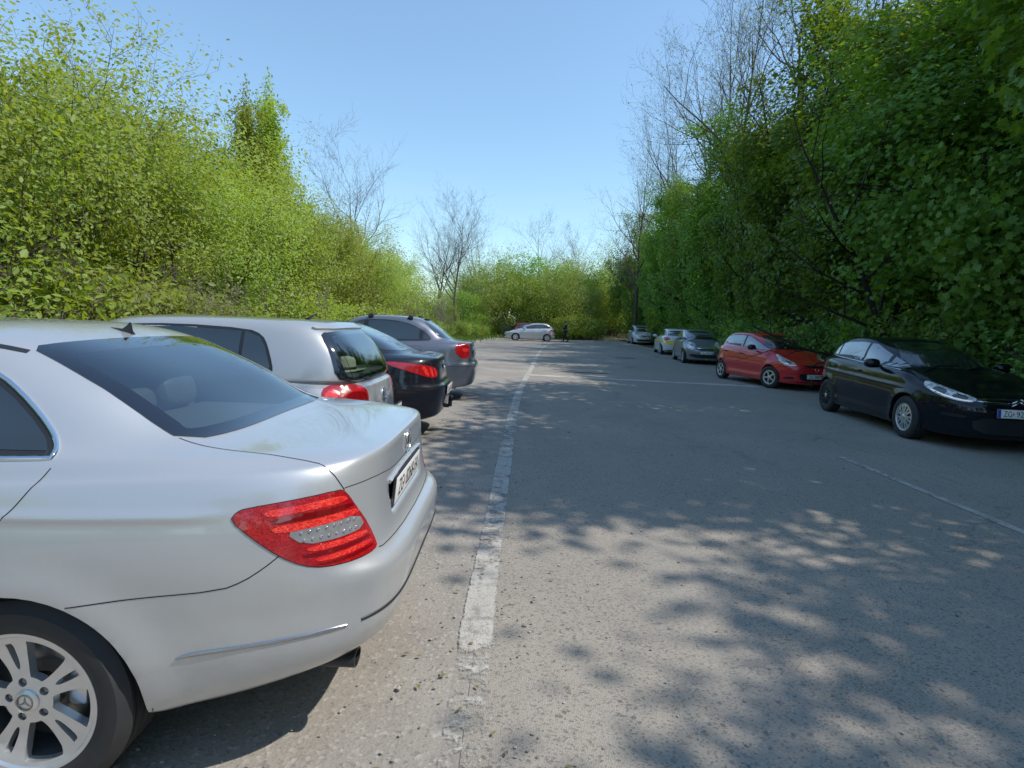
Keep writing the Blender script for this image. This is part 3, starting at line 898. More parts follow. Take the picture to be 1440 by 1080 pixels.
    for s in (-1, 1):
        f = lambda q: B.smoothline(np.array([(x, s * y, z) for x, y, z in q]), 1)
        for line in ([(.330, .588, 1.080), (.448, .606, 1.057), (.65, .625, 1.043), (.79, .630, 1.027), (.85, .632, .99), (.875, .632, .96), (.892, .630, .938)],
                     [(.978, .522, .705), (.99, .49, .701), (1.01, .3, .697), (1.015, 0, .695)],
                     [(.165, .88, .640), (.358, .856, .663), (.582, .823, .68), (.642, .81, .703), (.693, .792, .736), (.735, .773, .770)],
                     [(.059, .78, 1.02), (.033, .82, .965), (-.02, .863, .881), (-.13, .87, .79), (-.26, .88, .66), (-.34, .88, .53)],
                     [(-1.27, .80, 1.02), (-1.275, .88, .8), (-1.275, .88, .5), (-1.27, .84, .25)], [(-2.33, .8, .93), (-2.34, .87, .6), (-2.3, .85, .25)]):
            a = Acc(); B.ribbon(B.snap(f(line), .02), .0036, .0009, a); a.build('panel_seam', M['gap'], car)
        a = Acc(); B.ribbon(B.snap(f([(.889, .625, .943), (.958, .465, .947), (.972, .28, .925), (.975, .0, .92)]), .02), .003, .0008, a); a.build('panel_seam', M['gap'], car)
    # chrome strips in the bumper
    for s in (-1, 1):
        a = Acc(); S = B.snap(B.smoothline(np.array([(x, s * y, z) for x, y, z in [(.45, .84, .468), (.50, .83, .483), (.727, .78, .502), (.876, .712, .507), (.915, .684, .506)]]), 2), .015)
        B.ribbon(S, np.interp(np.linspace(0, 1, len(S)), [0, .12, .85, 1], [.003, .014, .013, .007]), .001, a, raise_=.004)
        a.build('bumper_chrome_strip', M['strip'], car)
    a = Acc(); S = B.snap(B.smoothline(np.array([(.953, -.65, .508), (1.035, -.473, .510), (1.055, -.2, .510), (1.057, 0, .510), (1.055, .2, .510), (1.035, .473, .510), (.953, .65, .508)]), 2), .02)
    B.ribbon(S, .011, .001, a, raise_=.003); a.build('bumper_strip', M['trim'], car)
    # side glass
    dlo = [(.045, 1.038), (.040, 1.056), (.027, 1.078), (.008, 1.102), (-.054, 1.162), (-.126, 1.221), (-.199, 1.267), (-.30, 1.312), (-.45, 1.345), (-.7, 1.362), (-1.0, 1.358), (-1.2, 1.325), (-1.45, 1.25), (-1.75, 1.12), (-1.95, 1.015), (-1.2, 1.035), (-.5, 1.042)]
    for s in (-1, 1):
        B.patch('window_surround', dlo, 'side', M['trim'], car, side=s, off=.002, smooth=1, h=.03)
        for x0, x1 in ((-2, -1.27), (-1.18, -.30), (-.265, .2)):
            w_ = clip_x([tuple(q) for q in inset(dlo, .020)], x0, x1)
            B.patch('side_window', w_, 'side', M['glass_dark'], car, side=s, off=.004, smooth=0, h=.035, skirt=.003)
        a = Acc(); S = np.array([B.cast(*B.frame('side', s)(u, v)) for u, v in resample(chaikin(dlo, 1), .02)])
        B.ribbon(S, .016, .001, a, closed=True, raise_=.006); a.build('window_chrome', M['chrome'], car)
        a = Acc(); S = B.snap(B.smoothline(np.array([(-.19, s * .545, 1.366), (-.35, s * .572, 1.383), (-.6, s * .583, 1.392), (-.9, s * .583, 1.385), (-1.15, s * .57, 1.366)]), 2))
        B.ribbon(S, .022, .0015, a); a.build('roof_seam_trim', M['trim'], car)
    # windscreen, lamps and grille at the far end
    B.patch('windscreen', sym([(0, 1.36), (-.42, 1.345), (-.50, 1.31), (-.58, 1.15), (-.64, 1.04), (-.5, 1.015), (0, 1.005)]), 'front', M['glass_dark'], car, off=.002, smooth=1, h=.05)
    B.patch('grille', sym([(0, .74), (-.36, .735), (-.42, .70), (-.36, .52), (0, .50)]), 'front', M['trim'], car, smooth=1)
    FV = ('diag', 138)
    for s in (-1, 1):
        B.patch('headlamp', to_uv([(-3.5, .46, .72), (-3.3, .70, .80), (-3.0, .82, .83), (-3.02, .84, .76), (-3.3, .79, .64), (-3.48, .55, .60)], FV), FV, M['lamp_glass'], car, side=s, off=.003)
    # emblem, exhausts, antenna
    q = B.near((.973, 0, .972)); n = B.normal(q); up = np.array([0, 0, 1]) - n * n[2]; up /= np.linalg.norm(up)
    a = Acc(); star_acc(a, q + n * .006, .046, (np.cross(up, n), up, n), 0, .005); a.build('boot_emblem', M['chrome'], car, smooth=False)
    for s in (-1, 1):
        a = Acc()
        v, f = lathe_y([(.030, -.09), (.036, -.09), (.037, .08), (.031, .08)], 28, True)
        vv = np.stack([v[:, 1], v[:, 0] * 1.25, v[:, 2] * .8], 1); a.add(vv + np.array([.825, s * .52, .292]), f)
        v, f = lathe_y([(.001, .02), (.031, .02)], 28); vv = np.stack([v[:, 1], v[:, 0] * 1.25, v[:, 2] * .8], 1); a.add(vv + np.array([.825, s * .52, .292]), f)
        a.build('exhaust_tip', M['trim'], car, angle=40)
    bm = bmesh.new()
    for x, hw, z in ((-.33, .002, .006), (-.22, .022, .004), (-.17, .018, .004)): pass
    vs = []
    prof = [(-.315, .003, .003), (-.285, .014, .008), (-.25, .016, .014), (-.232, .010, .034), (-.221, .006, .050), (-.213, .005, .050), (-.211, .009, .022), (-.205, .016, .006)]
    rows = []
    for x, hw, z in prof:
        zz = B.near((x, 0, 1.41))[2] - .004
        rows.append([bm.verts.new((x, y, zz + h)) for y, h in ((-hw, 0), (-hw * .7, z * .7), (0, z), (hw * .7, z * .7), (hw, 0))])
    for r0, r1 in zip(rows, rows[1:]):
        for i in range(4): bm.faces.new((r0[i], r0[i + 1], r1[i + 1], r1[i]))
    bm.faces.new(rows[0]); bm.faces.new(rows[-1][::-1])
    bm_obj('roof_antenna', bm, M['trim'], car, angle=50)
    # interior seen through the rear window
    bm = bmesh.new(); add_box(bm, (.10, 0, 1.015), (.62, 1.10, .02), bev=.006); bm_obj('parcel_shelf', bm, M['shelf'], car)
    bm = bmesh.new(); add_box(bm, (-.30, 0, .90), (.16, 1.16, .36), Matrix.Rotation(R(-14), 4, 'Y'), .05); bm_obj('rear_seat', bm, M['seat'], car)
    for y in (-.32, 0.0, .32):
        bm = bmesh.new(); ellipsoid(bm, (-.235, y, 1.11 if y else 1.09), (.06, .135, .085 if y else .06), Matrix.Rotation(R(-14), 4, 'Y'), 20, 3.2); bm_obj('headrest', bm, M['seat'], car)
    for y in (-.36, .36):
        bm = bmesh.new(); add_box(bm, (-1.15, y, .85), (.14, .48, .60), Matrix.Rotation(R(-16), 4, 'Y'), .05); ellipsoid(bm, (-1.04, y, 1.24), (.05, .13, .09), None, 16, 3.0); bm_obj('front_seat', bm, M['seat'], car)
    bm = bmesh.new(); add_box(bm, (-1.3, 0, .38), (2.7, 1.5, .02)); bm_obj('cabin_floor', bm, M['cabin'], car)
    return car, B

HERO, HB = hero_car()
# ------------------------------------------------------------------ the other cars
def sym(p): return p + [(-y, z) for y, z in p[::-1] if abs(y) > 1e-4]

def car_rings(s):
    L0, L1, W, H = -s['wb'] - s['fo'], s['ro'], s['W'], s['H']
    zhf, zhc, zbf, zbr, zd = s['zhf'], s['zhc'], s['zbf'], s['zbr'], s['zd']
    xc, xwt, xrt, xrb, zrb = s['xc'], s['xwt'], s['xrt'], s['xrb'], s['zrb']
    WK = [(L0, s.get('wkf', .94)), (L0 + .8, 1), (-.4, 1), (.5, .99), (L1, s.get('wkr', .955))]
    nf, nr = s.get('nf', 4.2), s.get('nr', 5.0)
    cl = s.get('clear', .19)
    gx = s.get('gslope', .10)         # how far the nose leans back
    xm = L0 * .5 + L1 * .5
    side = lambda d=0: [(xc, zbf + d), (xc * .5, (zbf + zbr) / 2 + d), (0, zbr + d)]
    ld = s.get('ledge', .05)
    xh = L0 + gx + .14
    rr = [
        dict(xf=L0 + .25, xr=L1 - .30, w=W - .18, z=[(L0, cl + .05), (-.5, cl + .02), (L1, cl + .12)], sub=2),
        dict(xf=L0 + .06, xr=L1 - .07, w=W - .045, z=[(L0, cl), (-.5, cl), (.4, cl + .04), (L1, cl + .12)], sub=5),
        dict(xf=L0 + .015, xr=L1 - .02, w=W - .018, z=[(L0, .41), (0, .42), (L1, .44)], sub=5),
        dict(xf=L0, xr=L1, w=W - .004, z=[(L0, .54), (L1, .57)], sub=5),
        dict(xf=L0 + .012, xr=L1 - .004, w=W, z=[(L0, .61), (0, .66), (L1, s.get('zled', .66))], sub=4),
        dict(xf=L0 + .03, xr=L1 - ld, w=W - .002, z=[(L0, .65), (0, .74), (L1, s.get('zled', .66) + .05)], sub=5),
        dict(xf=L0 + .05, xr=L1 - ld - .015, w=W - .012, z=[(L0, .5 * .66 + .5 * zhf), (L0 + .9, .74), (0, .83), (L1, .80)], sub=6),
        dict(xf=L0 + gx, xr=L1 - ld - .03, w=W - .035, z=[(L0 + gx, zhf), (L0 + .9, zhf + .09), (xc, zbf - .06), (0, zbr - .06), (L1, zd - .07)], sub=6),
        dict(xf=xh, xr=L1 - ld - .045, w=W - .075, z=[(xh, zhf + .04), (L0 + .9, zhf + .145), (xc, zbf)] + [(0, zbr), (L1, zd - .015)], sub=4),
        dict(xf=xh + .12, xr=L1 - ld - .07, w=W - .105, z=[(xh + .12, zhf + .065), (L0 + .9, zhf + .17), (xc, zbf + .015), (0, zbr + .025), (L1, zd)], sub=5),
        dict(xf=(xh + xc) / 2 + .08, xr=(L1 - ld - .07) * .5 + xrb * .5, w=W - .13, z=[((xh + xc) / 2, zhf * .42 + zhc * .58), (xc, zbf + .035), (0, zbr + .05), (L1, zd * .5 + zrb * .5 + .004)], sub=5),
        dict(xf=xc, xr=xrb, w=W - .155, z=[(xc, zhc), (xc + .5, zbf + .06), (0, zbr + .075), (max(.01, xrb), zrb)], sub=6, nf=3.4, xm=(xc + xrb) / 2),
        dict(xf=xc * .5 + xwt * .5 - .05, xr=xrb * .5 + xrt * .5 + s.get('rbow', .03), w=W - .215, z=(max(zbf, zbr) + H) / 2 + s.get('zmid', .01), sub=6, nf=3.2, xm=(xwt + xrt) / 2),
        dict(xf=xwt, xr=xrt, w=W - .295, z=[(xwt, H - .085), (xwt * .5 + xrt * .5, H - .055), (xrt, H - s.get('rdrop', .08))], sub=4, nf=3.2, xm=(xwt + xrt) / 2),
        dict(xf=xwt + .12, xr=xrt - .12, w=W - .38, z=[(xwt, H - .045), (xwt * .5 + xrt * .5, H - .022), (xrt, H - s.get('rdrop', .08) + .03)], sub=4, nf=3, xm=(xwt + xrt) / 2),
        dict(xf=xwt + .45, xr=xrt - .45, w=0.0, z=[(xwt, H - .005), (xrt, H - .012)], xm=(xwt + xrt) / 2),
    ]
    for r in rr:
        r.setdefault('nf', nf); r.setdefault('nr', nr); r.setdefault('xm', xm)
    for r in rr[:11]: r['wk'] = WK
    for r in rr[11:]: r['nr'] = s.get('nrc', 4.5)
    return rr

def make_car(s):
    car = empty(s['name'], (*s['loc'], s.get('z', 0)), R(s['yaw']))
    tag(car, s['label'], 'car', s.get('group'))
    wb, Rw, W, H = s['wb'], s['Rw'], s['W'], s['H']
    q = s.get('q', 1.0)
    L0, L1 = -wb - s['fo'], s['ro']
    ar = Rw + .045
    def flare(G):
        x, y, z = G[..., 0], G[..., 1], G[..., 2]
        for wx in (0, -wb):
            d = np.hypot(x - wx, z - Rw)
            G[..., 1] = G[..., 1] + s.get('flare', .014) * np.exp(-((d - ar) / .07) ** 2) * sstep(W - .3, W - .15, y) * sstep(.14, .3, z)
        f = sstep(L0 + .7, L0 + 1.2, x) * (1 - sstep(.3, .5, x)) * sstep(.6, .75, y)
        zl = s.get('crease', (.80, .03))
        G[..., 1] = G[..., 1] + f * .010 * np.exp(-((z - (zl[0] + zl[1] * x)) / .02) ** 2) - f * .010 * np.exp(-((z - .42) / .10) ** 2)
        return G
    B = CarBody(car_rings(s), W, q=q, disp=[flare])
    P = M[s['paint']]
    A = [(0, Rw, ar), (-wb, Rw, ar)]
    dlo = [tuple(p) for p in s['dlo']]
    xb = sorted(s['pillar'])                       # x of the pillar between the side windows (list)
    hatch = s['kind'] != 'saloon'
    # rear window outline (y, z)
    wt, wb_ = s.get('rw_top', W - .37), s.get('rw_bot', W - .25)
    zt, zb_ = s.get('rw_zt', H - .14), s.get('rw_zb', s['zrb'] + .02)
    rw = sym([(0, zt + .012), (-wt + .05, zt), (-wt, zt - .03), (-(wt + wb_) / 2 - .01, (zt + zb_) / 2), (-wb_, zb_ + .04), (-wb_ + .06, zb_ + .005), (0, zb_)])
    see = s.get('see_through')
    rwi = sym([(0, zt - .02), (-wt + .07, zt - .03), (-wt + .05, zt - .055), (-(wt + wb_) / 2 + .03, (zt + zb_) / 2), (-wb_ + .05, zb_ + .05), (-wb_ + .10, zb_ + .03), (0, zb_ + .028)])
    cuts = [('rear', [(y * 1.03, z + (.008 if z > (zt + zb_) / 2 else -.008)) for y, z in rwi])] if see else []
    # doors
    d = s['doors']                          # x positions front to back of the door edges
    dp = []
    for x0, x1 in zip(d, d[1:]):
        last = x1 == d[-1]
        poly = [(x0, .27), (x1 - (.30 if last and len(d) > 2 else 0), .27), (x1 - (.26 if last and len(d) > 2 else 0), .48), (x1, .80), (x1 + .0, s['zbr'] - .02), (x0, s['zbf'] - .02)]
        dp.append(poly)
    parts = []
    for k, poly in enumerate(dp):
        for sd in (-1, 1): parts.append(('front_door' if k == 0 else 'rear_door', side_test(poly, sd)))
    zs = s.get('bump_top', .64)
    parts.append(('rear_bumper', lambda c, n: (c[:, 0] > .36) & (c[:, 2] < zs)))
    parts.append(('front_bumper', lambda c, n: (c[:, 0] < -wb - .38) & (c[:, 2] < zs - .01)))
    if hatch: parts.append(('tailgate', lambda c, n: (c[:, 0] > .3) & (c[:, 2] >= zs) & (np.abs(c[:, 1]) < W - .24 - .1 * np.clip((c[:, 2] - .95) / .5, 0, 1)) & (n[:, 0] > .3)))
    else: parts.append(('boot_lid', lambda c, n: (c[:, 0] > s['xrb'] + .02) & (c[:, 2] >= zs + .02) & (np.abs(c[:, 1]) < W - .27) & ((n[:, 2] > .5) | (n[:, 0] > .4))))
    parts.append(('bonnet', lambda c, n: (c[:, 0] < s['xc'] - .02) & (c[:, 2] > s['zhf'] + .02) & (np.abs(c[:, 1]) < W - .16) & (n[:, 2] > .5)))
    B.build('body', P, car, A, cuts=cuts, parts=parts)
    for x in (0, -wb): wheel_well(car, x, Rw, ar + .015, W - .06, W - .40)
    st = s.get('steer', 0)
    for sd in (-1, 1):
        make_wheel(car, 0, sd * (W - .115), Rw, s['rim'], .205, s['wheel'], sd, mats=s.get('wmats', ('alloy', 'alloy_dark')), cap='', grooves=q >= 1, spin=R(13 * sd))
        make_wheel(car, -wb, sd * (W - .115), Rw, s['rim'], .205, s.get('wheel_f', s['wheel']), sd, mats=s.get('wmats_f', s.get('wmats', ('alloy', 'alloy_dark'))), cap='', steer=R(st), grooves=q >= 1, spin=R(31))
    gl = M[s.get('glass', 'glass_dark')]
    hh = .05 if q >= .9 else .08
    if see:
        B.patch('rear_window_border', rw, 'rear', M['frit'], car, off=.005, h=hh * .5, hole=rwi, smooth=1, skirt=.004)
        B.patch('rear_glass', rwi, 'rear', M['glass'], car, off=.0048, h=hh * .6, smooth=1, skirt=0)
    else:
        B.patch('rear_window', rw, 'rear', M['glass_dark'], car, off=.003, h=hh, smooth=1, skirt=.004)
    ww = s.get('ws', (W - .43, W - .285))
    B.patch('windscreen', sym([(0, H - .075), (-ww[0] + .06, H - .088), (-ww[0], H - .12), (-(ww[0] + ww[1]) / 2 - .012, (H + s['zhc']) / 2 - .02), (-ww[1], s['zhc'] + .05), (-ww[1] + .08, s['zhc'] + .025), (0, s['zhc'] + .012)]), 'front', M['glass_dark'], car, off=.003, h=hh, smooth=1, skirt=.004)
    for sd in (-1, 1):
        B.patch('window_surround', dlo, 'side', M['trim'], car, side=sd, off=.002, h=hh, smooth=1)
        edges = [-9] + sum([[x - (.04 if k == 0 else s.get('pw', .035)), x + (.04 if k == 0 else s.get('pw', .035))] for k, x in enumerate(xb)], []) + [9]
        ins = [tuple(p) for p in inset(np.array(dlo), .022)]
        for a0, a1 in zip(edges[0::2], edges[1::2]):
            w_ = clip_x(ins, a0, a1)
            if len(w_) > 2: B.patch('side_window', w_, 'side', gl, car, side=sd, off=.004, h=hh, smooth=0, skirt=.003)
        if s.get('belt_chrome'):
            a = Acc(); lowline = [p for p in dlo if p[1] < (min(p_[1] for p_ in dlo) + .135)]
            lowline = sorted(lowline); B.ribbon(np.array([B.cast(*B.frame('side', sd)(u, v - .004)) for u, v in resample(np.array(lowline), .04, False)]), .016, .001, a, raise_=.004)
            a.build('window_chrome', M['chrome'], car)
        # handles and mirror
        for k, (x0, x1) in enumerate(zip(d, d[1:])):
            hx = x1 - .13 if k == 0 else x1 - .16
            p = B.near((hx, sd * W, s.get('zhandle', .86) + .02 * k)); n = B.normal(p)
            bm = bmesh.new(); ellipsoid(bm, (0, 0, 0), (.095, .016, .017), None, 12, 3); 
            for v in bm.verts: v.co += Vector(p + n * .018)
            bm_obj('door_handle', bm, M[s.get('handle', s['paint'])], car)
        mx, mz = s['mirror']; p = B.near((mx, sd * W, mz))
        bm = bmesh.new(); ellipsoid(bm, (mx + .02, sd * (abs(p[1]) + .13), mz + .055), (.085, .115, .075), None, 16, 2.6)
        add_box(bm, (mx + .02, sd * (abs(p[1]) + .03), mz + .01), (.07, .10, .04), bev=.01)
        bm_obj('door_mirror', bm, M[s.get('mirror_mat', s['paint'])], car)
    # seams
    def seam(S, w):
        a = Acc(); B.ribbon(S, w, .001, a); a.build('panel_seam', M['gap'], car)
    for sd in (-1, 1):
        for poly in dp:
            loop = poly + [poly[0]]
            seam(np.array([B.cast(*B.frame('side', sd)(u, v)) for u, v in resample(np.array(loop[:-1]), .05, False)]), .007)
        seam(B.snap([(.42, sd * W, zs), (L1 - .15, sd * W * .93, zs), (L1 - .02, sd * W * .6, zs)], .05), .006)
        seam(B.snap([(-wb - .40, sd * W, zs - .01), (L0 + .2, sd * W * .9, zs - .01)], .05), .006)
        seam(B.snap([(s['xc'] - .02, sd * (W - .15), 1.0), ((s['xc'] + L0) / 2, sd * (W - .15), .95), (L0 + .35, sd * (W - .2), s['zhf'] + .08)], .05), .006)
        if hatch: seam(B.snap([(L1, sd * (W - .24), zs), (L1, sd * (W - .24), .95), (L1 - .15, sd * (W - .30), 1.2), (L1 - .35, sd * (W - .34), H)], .05), .006)
        else: seam(B.snap([(L1, sd * (W - .27), zs + .02), (L1 - .05, sd * (W - .27), s['zd'] - .03), (L1 - .12, sd * (W - .26), s['zd'] + .02), (s['xrb'], sd * (W - .26), s['zrb'])], .05), .006)
    # lamps: polygons of (x, y, z) seen at 45 degrees
    for nm, key, view, off in (('tail_lamp', 'tail', ('diag', s.get('tail_view', 42)), .004), ('headlamp', 'head', ('diag', 138), .004)):
        for sd in (-1, 1):
            lo = B.patch(nm, to_uv(s[key], view), view, M['lens_red' if key == 'tail' else 'lamp_glass'], car, side=sd, off=off, h=.03, smooth=1, skirt=.01)
            for (sub, pts, mm) in s.get(key + '_in', []):
                B.patch(sub, to_uv(pts, view), view, M[mm], lo, side=sd, off=off + .002, h=.02, smooth=1, skirt=.002)
            if q >= .9:
                a = Acc(); S = np.array([B.cast(*B.frame(view, sd)(u, v)) for u, v in resample(chaikin(to_uv(s[key], view), 1), .03)])
                B.ribbon(S, .007, .0008, a, closed=True); a.build('lamp_gasket', M['gap'], lo)
    for (nm, poly, view, mm, off) in s.get('patches', []):
        B.patch(nm, sym(poly) if view in ('front', 'rear') else poly, view, M[mm], car, off=off, h=.04, smooth=1, skirt=.006)
    for (nm, poly, view, mm, off) in s.get('patches2', []):
        for sd in (-1, 1): B.patch(nm, poly, view, M[mm], car, side=sd, off=off, h=.05, smooth=1, skirt=.004)
    if 'plate_f' in s:
        z, l, r_, eu = s['plate_f']; p = B.near((L0 - .2, 0, z)); plate(car, (p[0] - .012, 0, z), 'front', l, r_, tilt=R(-4), euro=eu)
    if 'plate_r' in s:
        z, l, r_, eu = s['plate_r']; p = B.near((L1 + .2, 0, z)); plate(car, (p[0] + .012, 0, z), 'rear', l, r_, tilt=R(4), euro=eu)
    # underside, wipers
    bm = bmesh.new(); add_box(bm, ((L0 + L1) / 2, 0, .27), (L1 - L0 - .7, 1.1, .10), bev=.02); bm_obj('underbody', bm, M['cabin'], car)
    a = Acc()
    for y0, y1 in ((.55, -.02), (-.05, -.58)):
        S = B.snap([(s['xc'] - .02, y0, s['zhc'] + .02), (s['xc'] + .10, (y0 + y1) / 2, s['zhc'] + .07), (s['xc'] + .12, y1, s['zhc'] + .05)], .04)
        N_ = np.array([B.normal(x) for x in S]); v, f = tube_np(S + N_ * .014, .008, 5); a.add(v, f)
        a.build('wiper', M['trim'], car); a = Acc()
    return car, B

# common shapes
def spec(**k):
    s = dict(kind='hatch', q=.75, rim=.195, Rw=.31, wheel='spoke5', handle=k.get('paint'), group=None)
    s.update(k); return s

